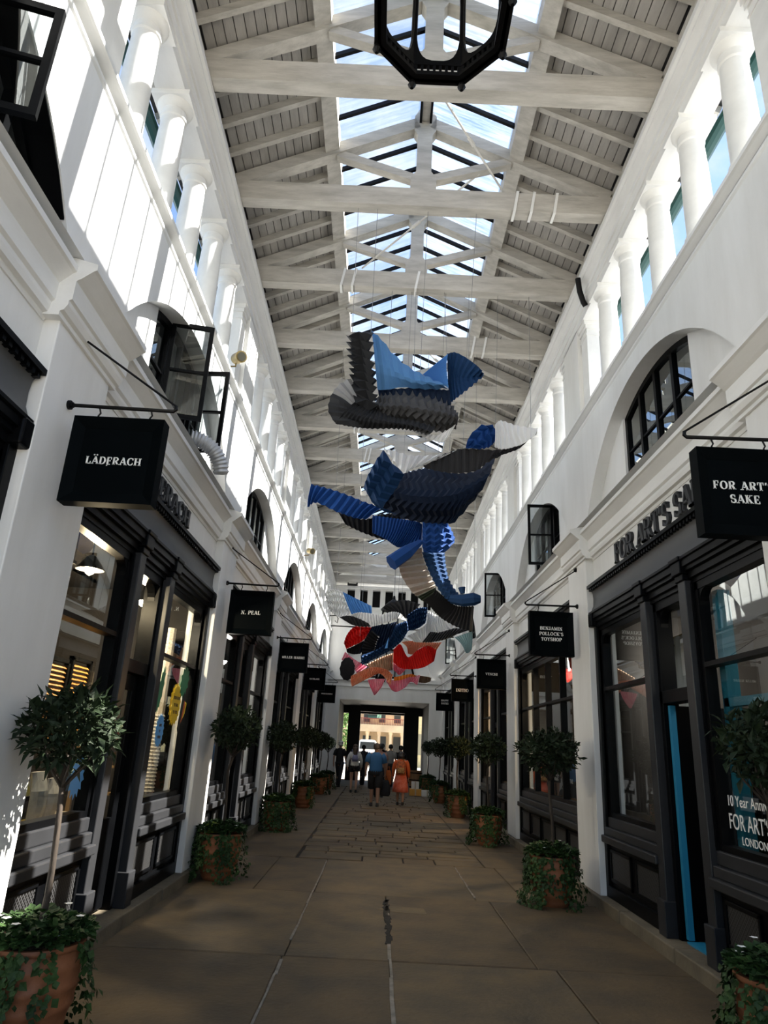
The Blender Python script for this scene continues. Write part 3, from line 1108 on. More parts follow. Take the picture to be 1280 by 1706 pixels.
def shop_window(T, y0, y1, root, bars=(), inner=None, sill=.98, top=3.2):
    b = MB()
    u0, u1 = .07, .17
    jw = .09
    b.box(u0, u1, y0, y0 + jw, sill, top, T)
    b.box(u0, u1, y1 - jw, y1, sill, top, T)
    b.box(u0, u1, y0, y1, top - .08, top, T)
    b.box(u0 - .02, u1, y0, y0 + .03, sill, top, T)
    b.box(u0 - .02, u1, y1 - .03, y1, sill, top, T)
    b.box(u0, u1, y0 + jw, y1 - jw, sill, sill + .05, T)
    arc_corner(b, T, u0 + .01, u1 - .01, y0 + jw, top - .08, 1)
    arc_corner(b, T, u0 + .01, u1 - .01, y1 - jw, top - .08, -1)
    b.build('window_frame', BLACK, root)
    bx('transom_bar', BLACK, (u0 - .01, u1, y0 + jw, y1 - jw, 2.43, 2.47), root, T)
    ed = [y0 + jw] + list(bars) + [y1 - jw]
    for yv in bars:
        bx('window_bar', BLACK, (u0, u1, yv - .02, yv + .02, sill, top - .08), root, T)
    for a, c in zip(ed[:-1], ed[1:]):
        for z0, z1 in ((sill + .05, 2.43), (2.47, top - .08)):
            g = MB()
            g.poly([T(.12, a, z0), T(.12, c, z0), T(.12, c, z1), T(.12, a, z1)], [(0, 1, 2, 3)])
            g.build('pane', GLASS, root)
    if inner:
        f = MB()
        f.box(.19, .30, y0 + .06, y0 + .12, sill, top - .1, T)
        f.box(.19, .30, y1 - .20, y1 - .10, sill, top - .1, T)
        f.box(.19, .26, y0 + .1, y1 - .12, 2.10, 2.17, T)
        f.build('inner_frame', inner, root)


def stallriser(T, y0, y1, root, sill=.98):
    bx('stallriser', BLACK, (.06, .28, y0, y1, .12, .72), root, T)
    bx('skirting', BLACK, (.02, .1, y0, y1, .12, .25), root, T, bevel=.008)
    b = MB()
    b.box(-.03, .28, y0 - .02, y1 + .02, .70, .78, T)
    b.box(.01, .28, y0, y1, .78, .87, T)
    b.box(.05, .28, y0, y1, .87, sill, T)
    b.build('sill', SLATE, root, bevel=.012)
    n = max(1, round((y1 - y0) / .75))
    for i in range(n):
        a, c = y0 + (y1 - y0) * i / n + .07, y0 + (y1 - y0) * (i + 1) / n - .07
        b = MB()
        for q in ((a, c, .30, .335), (a, c, .605, .64), (a, a + .035, .3, .64), (c - .035, c, .3, .64)):
            b.box(.035, .07, *q, T)
        f = b.build('panel_frame', BLACK, root, bevel=.005)
        bx('mesh_grille', GRILLE, (.048, .064, a + .03, c - .03, .33, .61), f, T)


def shop_pilaster(T, y, root, w=.15):
    b = MB()
    b.box(.0, .2, y - w / 2, y + w / 2, .12, 3.24, T)
    b.box(-.03, .2, y - w / 2 - .015, y + w / 2 + .015, .12, .42, T)
    b.build('pilaster', SLATE, root, bevel=.008)
    b = MB()
    b.box(-.02, .2, y - w / 2 - .01, y + w / 2 + .01, 3.22, 3.28, T)
    b.box(-.045, .2, y - w / 2 - .025, y + w / 2 + .025, 3.28, 3.40, T)
    b.box(-.06, .2, y - w / 2 - .035, y + w / 2 + .035, 3.40, 3.44, T)
    b.build('pilaster_capital', BLACK, root, bevel=.008)


def shopfront(s, k, label, lettering=None, style='door', inner=None, door_open=False):
    T = side(s)
    c = yb(k)
    y0, y1 = c - BAY / 2 + .44, c + BAY / 2 - .44
    root = thing('shopfront', label, 'shopfront', T(.1, c, .12))
    pA, pB = c - .62, c + .36             # the two pilasters either side of the door
    if style == 'door':
        shop_window(T, y0 + .05, pA - .08, root, inner=inner)
        stallriser(T, y0 + .05, pA - .08, root)
        shop_window(T, pB + .08, y1 - .05, root, inner=None)
        stallriser(T, pB + .08, y1 - .05, root)
        for y in (pA, pB):
            shop_pilaster(T, y, root)
        # door and fanlight
        d0, d1 = pA + .08, pB - .08
        b = MB()
        for q in ((d0, d0 + .07, .12, 3.2), (d1 - .07, d1, .12, 3.2), (d0, d1, 3.1, 3.2), (d0, d1, 2.18, 2.30)):
            b.box(.08, .24, *q, T)
        arc_corner(b, T, .12, .2, d0 + .07, 3.1, 1, .16)
        arc_corner(b, T, .12, .2, d1 - .07, 3.1, -1, .16)
        b.build('door_case', BLACK, root, bevel=.006)
        g = MB()
        g.poly([T(.17, d0 + .07, 2.3), T(.17, d1 - .07, 2.3), T(.17, d1 - .07, 3.1), T(.17, d0 + .07, 3.1)], [(0, 1, 2, 3)])
        g.build('fanlight', GLASS, root)
        a0, a1 = d0 + .08, d1 - .08
        if not door_open:
            b = MB()
            for q in ((a0, a0 + .12, .14, 2.17), (a1 - .12, a1, .14, 2.17), (a0 + .12, a1 - .12, 2.03, 2.17), (a0 + .12, a1 - .12, .14, .9)):
                b.box(.15, .2, *q, T)
            d = b.build('door', BLACK, root, bevel=.006)
            g = MB()
            g.poly([T(.175, a0 + .12, .9), T(.175, a1 - .12, .9), T(.175, a1 - .12, 2.03), T(.175, a0 + .12, 2.03)], [(0, 1, 2, 3)])
            g.build('door_glass', GLASS, d)
            h = MB()
            h.tube([T(.15, a0 + .06, .95), T(.11, a0 + .06, .97), T(.11, a0 + .06, 1.25), T(.15, a0 + .06, 1.27)], .012, 8)
            h.build('door_handle', BRASS, d, smooth=True)
        else:
            b = MB()
            b.box(.17, .95, a1 - .055, a1 - .01, .14, 2.16, T)
            d = b.build('door', BLACK, root, bevel=.006)
            bx('door_edge', CYAN, (.12, .172, a1 - .06, a1 - .005, .14, 2.16), d, T)
            bx('threshold', CYAN, (.1, .6, a0, a1 - .06, .105, .135), root, T)
    else:
        shop_window(T, y0 + .05, y1 - .05, root, bars=(c - .95, c, c + .95))
        stallriser(T, y0 + .05, y1 - .05, root)
    for y in (y0 + .03, y1 - .03):
        b = MB()
        b.box(.02, .2, y - .05, y + .05, .12, 3.24, T)
        b.build('end_pilaster', BLACK, root, bevel=.006)
        b = MB()
        b.box(-.05, .2, y - .07, y + .06, 3.24, 3.42, T)
        b.build('end_bracket', BLACK, root, bevel=.015)
    # entablature: mouldings, grey blind box, dentil strip
    b = MB()
    b.prism([(.2, 3.19), (.06, 3.19), (.06, 3.23), (.03, 3.235), (.03, 3.29), (.0, 3.30), (.0, 3.335), (-.025, 3.34), (-.025, 3.40), (-.045, 3.405), (-.045, 3.43), (.2, 3.44)], y0, y1, T)
    b.build('shop_cornice', BLACK, root)
    b = MB()
    b.prism([(.2, 3.43), (.0, 3.43), (-.01, 3.45), (.02, 3.52), (.025, 3.62), (.015, 3.70), (.0, 3.72), (.2, 3.74)], y0 + .01, y1 - .01, T)
    b.build('blind_box', GREYB, root, smooth=True)
    b = MB()
    b.box(-.055, .2, y0, y1, 3.745, 3.785, T)
    b.build('dentil_rail', BLACK, root)
    b = MB()
    y = y0 + .03
    while y < y1 - .03:
        b.box(-.035, .05, y, y + .035, 3.71, 3.745, T)
        y += .07
    b.build('dentils', BLACK, root, kind='stuff')
    if lettering:
        txt, h, cond, off = lettering
        ft = thing('fascia_lettering', FASC.get((s, k)), 'lettering', T(.05, c, 3.82))
        ex = V((0, 1, 0)) if s < 0 else V((0, -1, 0))
        letters(txt, T(.05, c + off, 3.98), ex, V((0, 0, 1)), V((-s, 0, 0)), h, .035, SLATE, ft, bold=1.2, cond=cond, sp=.02)
    return root


FASC[(-1, 0)] = 'raised dark serif letters of LÄDERACH on the white frieze'
FASC[(1, 0)] = "raised dark serif letters of FOR ART'S SAKE on the white frieze"
FRONTS = {}
shop_l = {-1: ('black shopfront before the pier that carries the LÄDFRACH sign', None, 'door'),
          0: ('black shopfront below the raised LÄDERACH name, orange louvres behind its glass', ('LÄDERACH', .20, 1.4, -.22), 'door'),
          1: ('black shopfront between the N. PEAL and MILLER HARRIS signs', None, 'door'),
          2: ('black shopfront just beyond the MILLER HARRIS sign', None, 'door'),
          3: ('black shopfront just beyond the NATBLATE sign', None, 'door'),
          4: ("black shopfront on the sunlit side between PENHALIGON'S sign and the end wall", None, 'door')}
shop_r = {-1: ("black shopfront before the pier with the FOR ART'S SAKE hanging sign", None, 'door'),
          0: ("black shopfront below the raised FOR ART'S SAKE name with blue door", ("FOR ART'S SAKE", .24, 1.09, -.10), 'door'),
          1: ("black shopfront with tall window bars next to the BENJAMIN POLLOCK'S TOYSHOP sign", None, 'bars'),
          2: ('black shopfront just beyond the VENCHI sign', None, 'door'),
          3: ('black shopfront just beyond the INITIO sign', None, 'door'),
          4: ('black shopfront between the HAPPY SOCKS sign and the end wall', None, 'door')}
for s, dct in ((-1, shop_l), (1, shop_r)):
    for k, (lb, le, st) in dct.items():
        FRONTS[(s, k)] = shopfront(s, k, lb, le, st, inner=TEAL if (s, k) == (1, 0) else None, door_open=(s, k) == (1, 0))

# ================================================================== HANGING SIGNS
def sign(s, k, lines, label, label_b, h=.075, z1=3.58, sz=.6, near=False):
    T = side(s)
    y = yp(k) - (.1 if near else 0)
    zt = z1
    ua, ub = -.14, -.14 - sz               # from the pier outwards
    # bracket: arm, stay and wall plates
    br = thing('sign_bracket', label_b, 'bracket', T(-.055, y, zt + .1))
    b = MB()
    b.tube([T(-.055, y, zt + .10), T(ub - .03, y, zt + .09), T(ub - .045, y, zt + .105), T(ub - .04, y, zt + .13)], .013, 8)
    b.build('arm', BLACKM, br, smooth=True)
    b = MB()
    b.tube([T(-.05, y - .02 * (1 if near else 0), zt + .62), T(ub - .04, y, zt + .13)], .008, 6)
    b.build('stay_rod', BLACKM, br, smooth=True)
    for zz in (zt + .10, zt + .62):
        b = MB()
        b.tube([T(-.052, y, zz), T(-.075, y, zz)], .032, 12)
        b.tube([T(-.075, y, zz), T(-.09, y, zz)], .02, 10)
        b.build('wall_plate', BLACKM, br)
    sg = thing('hanging_sign', label, 'sign', T((ua + ub) / 2, y, zt - sz))
    x0, x1 = sorted((T(ua, 0, 0).x, T(ub, 0, 0).x))
    zb_ = zt - sz
    b = MB()
    b.box(x0 + .05, x1 - .05, y - .02, y + .02, zb_ + .05, zt - .05)
    board = b.build('board', SIGNP, sg)
    # bevelled frame: four mitred members
    t, d = .075, .055
    for nm, outer, inner_ in (('frame_rail', ((x0, zt), (x1, zt)), ((x1 - t, zt - t), (x0 + t, zt - t))),
                              ('frame_rail', ((x0, zb_), (x1, zb_)), ((x1 - t, zb_ + t), (x0 + t, zb_ + t))),
                              ('frame_stile', ((x0, zb_), (x0, zt)), ((x0 + t, zt - t), (x0 + t, zb_ + t))),
                              ('frame_stile', ((x1, zb_), (x1, zt)), ((x1 - t, zt - t), (x1 - t, zb_ + t)))):
        P = []
        for sgn in (-1, 1):
            P += [(outer[0][0], y + sgn * d, outer[0][1]), (outer[1][0], y + sgn * d, outer[1][1]), (inner_[0][0], y + sgn * .022, inner_[0][1]), (inner_[1][0], y + sgn * .022, inner_[1][1])]
        b = MB()
        b.poly(P, [(0, 1, 2, 3), (7, 6, 5, 4), (0, 1, 5, 4), (1, 2, 6, 5), (2, 3, 7, 6), (3, 0, 4, 7)])
        b.build(nm, SIGNP, sg)
    for f in (.22, .8):
        xx = x0 + (x1 - x0) * f
        b = MB()
        pts = [(xx + .014 * math.sin(a), y, zt + .05 - .05 * math.cos(a) if a < math.pi else zt + .075 + .0) for a in [math.pi * i / 6 for i in range(7)]]
        b.tube([(xx, y, zt - .01), (xx, y, zt + .03), (xx + .012, y, zt + .05), (xx, y, zt + .085), (xx - .012, y, zt + .10)], .006, 6)
        b.build('hook', BLACKM, sg)
    n = len(lines)
    for i, ln in enumerate(lines):
        hh = h
        zc = (zt + zb_) / 2 + (n - 1) * h * .8 - i * h * 1.6
        letters(ln, V(((x0 + x1) / 2, y - .021, zc)), V((1, 0, 0)), V((0, 0, 1)), V((0, -1, 0)), hh, .004, SIGNW, sg, name='letter', bold=1.1, sp=.1, joined=None)
    return sg


def sg_(s, k, lines, txt, h, **kw):
    sign(s, k, lines, 'square black hanging sign lettered %s in white serif capitals' % txt, 'black iron bracket carrying the %s sign' % txt, h, **kw)


sg_(-1, -1, ['LÄDƑRACH'], 'LÄDFRACH', .052, z1=3.62, near=True)
sg_(-1, 0, ['N. PEAL'], 'N. PEAL', .052)
sg_(-1, 1, ['MILLER HARRIS'], 'MILLER HARRIS', .048)
sg_(-1, 2, ['NATBLATE'], 'NATBLATE', .04, z1=3.60)
sg_(-1, 3, ["PENHALIGON'S"], "PENHALIGON'S", .04, z1=3.55)
sg_(1, -1, ["FOR ART'S", 'SAKE'], "FOR ART'S SAKE", .058, z1=3.62, near=True)
sg_(1, 0, ['BENJAMIN', "POLLOCK'S", 'TOYSHOP'], "BENJAMIN POLLOCK'S TOYSHOP", .046, z1=3.5)
sg_(1, 1, ['VENCHI'], 'VENCHI', .05, z1=3.45)
sg_(1, 2, ['INITIO'], 'INITIO', .085, z1=3.5)
sg_(1, 3, ['HAPPY', 'SOCKS'], 'HAPPY SOCKS', .06, z1=3.48)

# ================================================================== LANTERNS
def lantern(c, R, Hh, label, ztop, rodlab=True):
    """octagonal glazed pendant: pierced gallery ring, eight posts with oval glazing frames, domed cap, rod"""
    root = thing('pendant_lantern', label, 'lantern', c, group=None)
    n = 8
    ang = [math.radians(22.5 + 45 * i) for i in range(n)]
    def vtx(i, r, z):
        return V((c[0] + r * math.cos(ang[i % n]), c[1] + r * math.sin(ang[i % n]), c[2] + z))
    gz0, gz1 = 0.0, .17 * Hh
    for i in range(n):
        # gallery panel pierced by little arches
        p0, p1 = vtx(i, R, 0), vtx(i + 1, R, 0)
        ex = (p1 - p0)
        L = ex.length
        ex.normalize()
        en = (((p0 + p1) / 2) - V((c[0], c[1], c[2]))).normalized()
        b = MB()
        def slabq(x0, x1, z0, z1, t=.015):
            P = [p0 + ex * x + V((0, 0, z)) + en * d for d in (-t, t) for x, z in ((x0, z0), (x1, z0), (x1, z1), (x0, z1))]
            b.poly(P, [(0, 1, 2, 3), (7, 6, 5, 4), (0, 1, 5, 4), (1, 2, 6, 5), (2, 3, 7, 6), (3, 0, 4, 7)])
        g0, g1 = gz1 * .45, gz1 * .80
        slabq(0, L, 0, g0, .022)
        slabq(0, L, g1, gz1, .018)
        holes = 7
        wp = L / (holes + 1)
        x = wp * .5
        prev = 0
        for hI in range(holes):
            hx0 = wp * (.5 + hI) + wp * .22
            hx1 = wp * (.5 + hI + 1) - wp * .22
            slabq(prev, hx0, g0, g1)
            prev = hx1
        slabq(prev, L, g0, g1)
        b.build('gallery_panel', BLACKM, root)
        # face frame with rounded opening
        bot, top = gz1, Hh
        N = 28
        outer, inner_ = [], []
        cx, cz = L / 2, (bot + top) / 2
        a_, b_ = L * .455, (top - bot) * .485
        # square-ish outer loop paired with oval inner loop
        for q in range(N):
            t = 2 * math.pi * q / N + math.pi / N
            co, si = math.cos(t), math.sin(t)
            e = 3.4
            inner_.append((cx + a_ * math.copysign(abs(co) ** (2 / e), co), cz + b_ * math.copysign(abs(si) ** (2 / e), si)))
            mx = max(abs(co), abs(si))
            outer.append((cx + L / 2 * co / mx, cz + (top - bot) / 2 * si / mx))
        b = MB()
        P = []
        for d in (-.012, .012):
            P += [p0 + ex * x + V((0, 0, z)) + en * d for x, z in outer]
            P += [p0 + ex * x + V((0, 0, z)) + en * d for x, z in inner_]
        fc = []
        for q in range(N):
            q2 = (q + 1) % N
            fc += [(q, q2, N + q2, N + q), (2 * N + q, 3 * N + q, 3 * N + q2, 2 * N + q2), (N + q, N + q2, 3 * N + q2, 3 * N + q)]
        b.poly(P, fc)
        fr = b.build('face_frame', BLACKM, root)
        g = MB()
        g.poly([p0 + ex * x + V((0, 0, z)) for x, z in inner_], [tuple(range(N))])
        g.build('pane', GLASSL, fr)
        b = MB()
        b.tube([vtx(i, R * 1.01, -.03), vtx(i, R * 1.01, Hh)], .022 * R / .45, 8)
        b.tube([vtx(i, R * 1.01, -.03), vtx(i, R * 1.01, -.06)], [.03 * R / .45, .012], 8)
        b.build('corner_post', BLACKM, root)
    # open base ring
    b = MB()
    P = []
    for r_ in (R, R * .86):
        for z in (0, .03):
            P += [vtx(i, r_, z) for i in range(n)]
    b.poly(P, [(i, (i + 1) % n, 16 + (i + 1) % n, 16 + i) for i in range(n)] + [(8 + i, 8 + (i + 1) % n, 24 + (i + 1) % n, 24 + i) for i in range(n)] + [(16 + i, 16 + (i + 1) % n, 24 + (i + 1) % n, 24 + i) for i in range(n)])
    b.build('base_ring', BLACKM, root)
    b = MB()
    b.lathe([(R * 1.08, Hh), (R * 1.1, Hh + .04), (R * .95, Hh + .1), (R * .6, Hh + .26), (R * .28, Hh + .36), (R * .12, Hh + .42), (R * .10, Hh + .5), (.03, Hh + .54)], c, 16)
    b.build('cap', BLACKM, root, smooth=True)
    b = MB()
    b.tube([(c[0], c[1], c[2] + Hh + .5), (c[0], c[1], ztop)], .014, 8)
    b.build('hanging_rod', WIRE, root)
    return root


LC = V((at_y(735, 80, 3.2).x, 3.15, 6.06))
lantern(LC, .45, 1.05, "large black octagonal glazed lantern hanging above the FOR ART'S SAKE sign", 9.82)
ly_ = min(TR_Y, key=lambda y: abs(y - 23.9))
p_ = at_y(656, 1020, ly_)
lantern(V((p_.x, ly_, p_.z - .75)), .42, .8, 'distant black lantern hanging behind the many-coloured paper sculptures', 8.4)

# ================================================================== ROOF FITTINGS
def rod(name, p, q, r, m, label, cat, group=None):
    b = MB()
    b.tube([p, q], r, 8)
    o = b.build(name, m)
    return tag(o, label, cat, group)


t = 1
yt = [y for y in TR_Y if y > 5.5]
for (i0, x0_, z0_, i1, x1_, z1_, lab) in ((0, XC + .02, 8.5, 1, XC + 1.05, 8.75, 'white steel brace running from the beam beside the large lantern to the purlin'),
                                          (2, XC - .85, 8.72, 1, XC + .75, 9.0, 'white steel brace crossing two roof trusses ahead of the lantern'),
                                          (3, XC + .05, 8.6, 4, XC + 1.0, 8.8, 'white steel brace above the charcoal and blue paper sculpture')):
    p, q = V((x0_, yt[i0], z0_)), V((x1_, yt[i1], z1_))
    b = MB()
    b.tube([p, q], .014, 8)
    mid = (p + q) / 2
    d = (q - p).normalized()
    root = thing('tie_rod', lab, 'brace', tuple(p))
    b.build('rod', ROD, root)
    b = MB()
    b.tube([mid - d * .09, mid - d * .07, mid + d * .07, mid + d * .09], [.012, .026, .026, .012], 8)
    b.build('turnbuckle', ROD, root)
# white webbing straps slung over the tie beams
for i, xs in ((1, (1.20, 1.42, 1.72)), (2, (-1.15, -.98, .0)), (3, (1.1, 1.3)), (5, (-1.1, -1.0)), (6, (-.9, -.8, -.2)), (8, (-.7, .6))):
    for j, xo in enumerate(xs):
        y = yt[i]
        b = MB()
        w = .035
        for a, c_ in (((y - .095, 8.315), (y - .095, 8.64)), ((y - .095, 8.64), (y + .095, 8.64)), ((y + .095, 8.64), (y + .095, 8.315)), ((y + .095, 8.315), (y - .095, 8.315))):
            b.bar((XC + xo + (.05 if a[1] > 8.5 else 0), a[0], a[1]), (XC + xo + (.05 if c_[1] > 8.5 else 0), c_[0], c_[1]), w, .008, up=V((0, 1, 0)) if abs(a[0] - c_[0]) < .01 else V((0, 0, 1)))
        o = b.build('beam_strap', mat('white_webbing', (.8, .8, .78), .7))
        tag(o, 'white webbing strap slung round a roof tie beam', 'strap', 'straps round the tie beams')
# spot lights on the string course of the sunlit wall, flexible duct, black downpipe
for (px, py, Y, lab) in ((398, 596, 8.15, 'round brass spot lamp above the open casements near the LÄDERACH shop'), (518, 918, 17.6, 'small brass spot lamp further along the sunlit string course')):
    p = at_y(px, py, Y)
    root = thing('spot_lamp', lab, 'lamp', tuple(p))
    d = V((.55, -.75, -.25)).normalized()
    b = MB()
    b.tube([p - d * .10, p + d * .10], [.075, .08], 18)
    b.build('housing', BRASS, root, smooth=True)
    b = MB()
    b.tube([p + d * .098, p + d * .103], .062, 18)
    b.build('lens', mat('dark_lens', (.05, .045, .03), .1), root)
    b = MB()
    b.tube([p - d * .08, p - d * .08 + V((0, 0, -.12)), V((XC - HW - .01, p.y, p.z - .14))], .012, 6)
    b.build('bracket', BRASS, root)
p0 = V((XC - HW + .0, 6.98, 4.78))
b = MB()
pts, rs = [], []
for i in range(60):
    a = i / 59
    pp = p0 + V((.34 * math.sin(a * 1.5), .02 + .22 * a, .02 - .34 * a * a))
    pts.append(pp)
    rs.append(.082 + (.010 if i % 4 < 2 else -.006))
b.tube(pts, rs, 16)
o = b.build('flexible_duct', FOIL, None, smooth='all')
tag(o, 'silver ribbed flexible duct poking out below the open casements', 'duct')
pA = at_y(962, 462, 8.3)
b = MB()
q = [at_y(x, y, Y) for x, y, Y in ((963, 464, 8.3), (966, 485, 8.35), (972, 503, 8.4), (986, 510, 8.42))]
xw = XC + HW - .03
q = [V((min(p.x, xw), p.y, p.z)) for p in q]
b.tube(q, .04, 10)
o = b.build('drain_pipe', BLACKM, None, smooth=True)
tag(o, 'short black bent pipe on the cornice above the shaded wall', 'pipe')
# small box lamp on the last beam by the end wall
pb = at_y(588, 967, 29.5)
root = thing('box_lamp', 'small square box lamp in a black frame on the end wall', 'lamp', tuple(pb))
bx('box', BLACKM, (pb.x - .22, pb.x + .22, pb.y - .05, pb.y + .2, pb.z - .2, pb.z + .2), root)
bx('diffuser', mat('milky_plate', (.7, .7, .66), .4), (pb.x - .17, pb.x + .17, pb.y - .06, pb.y - .045, pb.z - .15, pb.z + .15), root)
# wrought lamp bracket on the left near the end
pb = at_y(560, 1038, 29.0)
b = MB()
b.tube([V((XC - HW, 29.0, pb.z + .3)), pb + V((.0, 0, .32)), pb + V((.08, 0, .2)), pb + V((.05, 0, 0)), pb + V((-.05, 0, .1))], .02, 8)
o = b.build('lamp_bracket', BLACKM, None)
tag(o, 'small black curled iron bracket in the sunlit wall corner by the end wall', 'bracket')

# ================================================================== PLANTERS
def leaf_verts(p, d, nrm, L, w):
    """one leaf folded along its midrib: base, left, tip, right and a mid point"""
    x = d.cross(nrm).normalized()
    f = nrm * (-.16 * L)
    return [p, p + d * (.45 * L) + x * (w / 2) - f * .5, p + d * L + f * .6, p + d * (.45 * L) - x * (w / 2) - f * .5, p + d * (.5 * L)]


LF = [(0, 1, 4), (1, 2, 4), (2, 3, 4), (3, 0, 4)]


def rnd_dir(R):
    while True:
        v = V((R.uniform(-1, 1), R.uniform(-1, 1), R.uniform(-1, 1)))
        if .1 < v.length < 1:
            return v.normalized()


def crown_mesh(seed, n, r, L, squash=.85):
    R = random.Random(seed)
    b = MB()
    for _ in range(n):
        q = rnd_dir(R)
        rr = r * (R.random() ** .35) * (1 + .12 * math.sin(q.x * 7 + seed) * math.cos(q.z * 6))
        p = V((q.x * rr, q.y * rr, q.z * rr * squash))
        d = (q * .7 + rnd_dir(R) * .8 + V((0, 0, .2))).normalized()
        nm = (q + rnd_dir(R) * .6).normalized()
        l = L * R.uniform(.7, 1.25)
        b.poly(leaf_verts(p, d, nm, l, l * .42), LF)
    return shared('foliage', b, LEAFD)


def ivy_mesh(seed, n, rim, h, full):
    """ivy heaped on the pot and trailing down its side in strands"""
    R = random.Random(seed)
    b = MB()
    for _ in range(n // 2):
        a = R.uniform(0, 6.283)
        rr = rim * 1.15 * math.sqrt(R.random())
        p = V((rr * math.cos(a), rr * math.sin(a), h + .02 + .14 * (1 - rr / rim * .7) * R.random() + .03))
        d = (V((math.cos(a), math.sin(a), R.uniform(-.3, .8))) + rnd_dir(R) * .6).normalized()
        l = R.uniform(.035, .068)
        b.poly(leaf_verts(p, d, (V((0, 0, 1)) + rnd_dir(R) * .6).normalized(), l, l * .85), LF)
    strands = int(14 * full) + 6
    for s_ in range(strands):
        a = R.uniform(0, 6.283)
        ln = R.uniform(.2, .58) * (.75 + .5 * full)
        ln = min(ln, h + .02)
        drift = R.uniform(-.25, .25)
        k = int(n / 2 / strands)
        for i in range(k):
            t = R.random()
            aa = a + drift * t + R.uniform(-.16, .16)
            rr = rim * (1.06 + .10 * math.sin(t * 2.5)) + R.uniform(0, .05) + (.05 * t * full if t > .75 else 0)
            p = V((rr * math.cos(aa), rr * math.sin(aa), max(h + .03 - ln * t, .015)))
            d = (V((math.cos(aa) * .5, math.sin(aa) * .5, -.8)) + rnd_dir(R) * .7).normalized()
            l = R.uniform(.028, .058)
            b.poly(leaf_verts(p, d, (V((math.cos(aa), math.sin(aa), .4)) + rnd_dir(R) * .5).normalized(), l, l * .9), LF)
    return shared('ivy', b, LEAFG)


def pot_mesh():
    b = MB()
    prof = [(.02, 0), (.165, 0), (.175, .015)]
    H = .52
    for i in range(1, 29):
        t = i / 28
        r = .175 + .085 * math.sin(min(t * 1.35, 1) * math.pi / 2) - .02 * max(0, t - .75) * 2
        rib = .010 if i % 6 == 0 else (.006 if i % 6 in (5, 1) else 0)
        prof.append((r + rib, .015 + (H - .05) * t))
    prof += [(.262, H - .03), (.268, H - .015), (.262, H), (.232, H), (.228, H - .04), (.02, H - .05)]
    b.lathe(prof, n=28)
    me = shared('pot', b, TERRA)
    for p in me.polygons:
        p.use_smooth = True
    me.set_sharp_from_angle(angle=math.radians(50))
    return me


POT = pot_mesh()
CROWNS = [crown_mesh(11 + i, 1300, .31, .085) for i in range(4)]
IVYS = [ivy_mesh(31 + i, 2800, .25, .5, f) for i, f in enumerate((.6, 1.2, 1.6, .8))]
lf = MB()
lf.poly(leaf_verts(V((0, 0, 0)), V((1, 0, 0)), V((0, 0, 1)), .11, .046), LF)
LEAFM = shared('leaf', lf, LEAFD)
fm = MB()
for i in range(5):
    a = i * 1.2566
    d = V((math.cos(a), math.sin(a), .35)).normalized()
    fm.poly(leaf_verts(V((0, 0, 0)), d, V((0, 0, 1)), .03, .026), LF)
FLM = shared('flower', fm, FLOWER)
lm = MB()
R_ = random.Random(5)
for _ in range(160):
    q = rnd_dir(R_)
    p = V((q.x * .13, q.y * .1, abs(q.z) * .09))
    lm.poly(leaf_verts(p, (q + V((0, 0, .5))).normalized(), q, .05, .035), LF)
LIMEM = shared('lime_bedding', lm, LEAFL)


def planter(x, y, label, i, crown=.0, cz=1.72, cscale=(1, 1, 1), dx=0.0, big=False, lime=False, flowers=0, ivy=0, bare=False):
    R = random.Random(100 + i)
    root = thing('potted_bay_tree', label, 'potted tree', (x, y, 0), group='standard trees in terracotta pots along the arcade')
    o = inst('pot', POT, root, (x, y, 0), R.uniform(0, 6))
    b = MB()
    b.lathe([(.01, .46), (.226, .46), (.22, .485), (.01, .5)], (x, y, 0), 20)
    b.build('soil', SOIL, root)
    b = MB()
    pts = [(x + dx * .2 * t + .02 * math.sin(t * 4 + i), y + .012 * math.cos(t * 5 + i), .46 + (cz - .2 - .46) * t) for t in [j / 7 for j in range(8)]]
    pts[-1] = (x + dx, y, cz - .15)
    pts[-2] = (x + dx * .75, y, pts[-2][2])
    b.tube(pts, [.021, .02, .019, .018, .018, .017, .016, .013], 9)
    top = V(pts[-2])
    for j in range(6):
        a = j * 1.05 + i
        b.tube([top, top + V((.12 * math.cos(a), .12 * math.sin(a), .14)), top + V((.2 * math.cos(a), .2 * math.sin(a), .3))], [.01, .007, .003], 6)
    b.build('trunk', BARK, root, smooth='all')
    cc = V((x + dx, y, cz))
    o = inst('foliage', CROWNS[i % 4], root, cc, R.uniform(0, 6), cscale)
    o['kind'] = 'stuff'
    if big:
        for j in range(150):
            q = rnd_dir(R)
            if q.y > .35:
                q.y = -q.y
            p = cc + V((q.x * cscale[0], q.y * cscale[1], q.z * .85 * cscale[2])) * .31 * R.uniform(.92, 1.12)
            lo = bpy.data.objects.new('leaf', LEAFM)
            COL.objects.link(lo)
            lo.parent = root
            lo.matrix_parent_inverse = parent_inv(root)
            d = (q * .5 + rnd_dir(R) * .8).normalized()
            lo.rotation_mode = 'QUATERNION'
            lo.rotation_quaternion = d.to_track_quat('X', 'Z')
            lo.location = p
            lo.rotation_mode = 'XYZ'
            lo.rotation_euler = d.to_track_quat('X', 'Z').to_euler()
    o = inst('ivy', IVYS[ivy], root, (x, y, 0), R.uniform(0, 6))
    o['kind'] = 'stuff'
    if lime:
        inst('lime_bedding', LIMEM, root, (x - .08, y - .1, .52), .4)['kind'] = 'stuff'
    for j in range(flowers):
        a = R.uniform(0, 6.28)
        inst('flower', FLM, root, (x + .22 * math.cos(a), y + .22 * math.sin(a), .60 + R.uniform(-.03, .06)), R.uniform(0, 6))


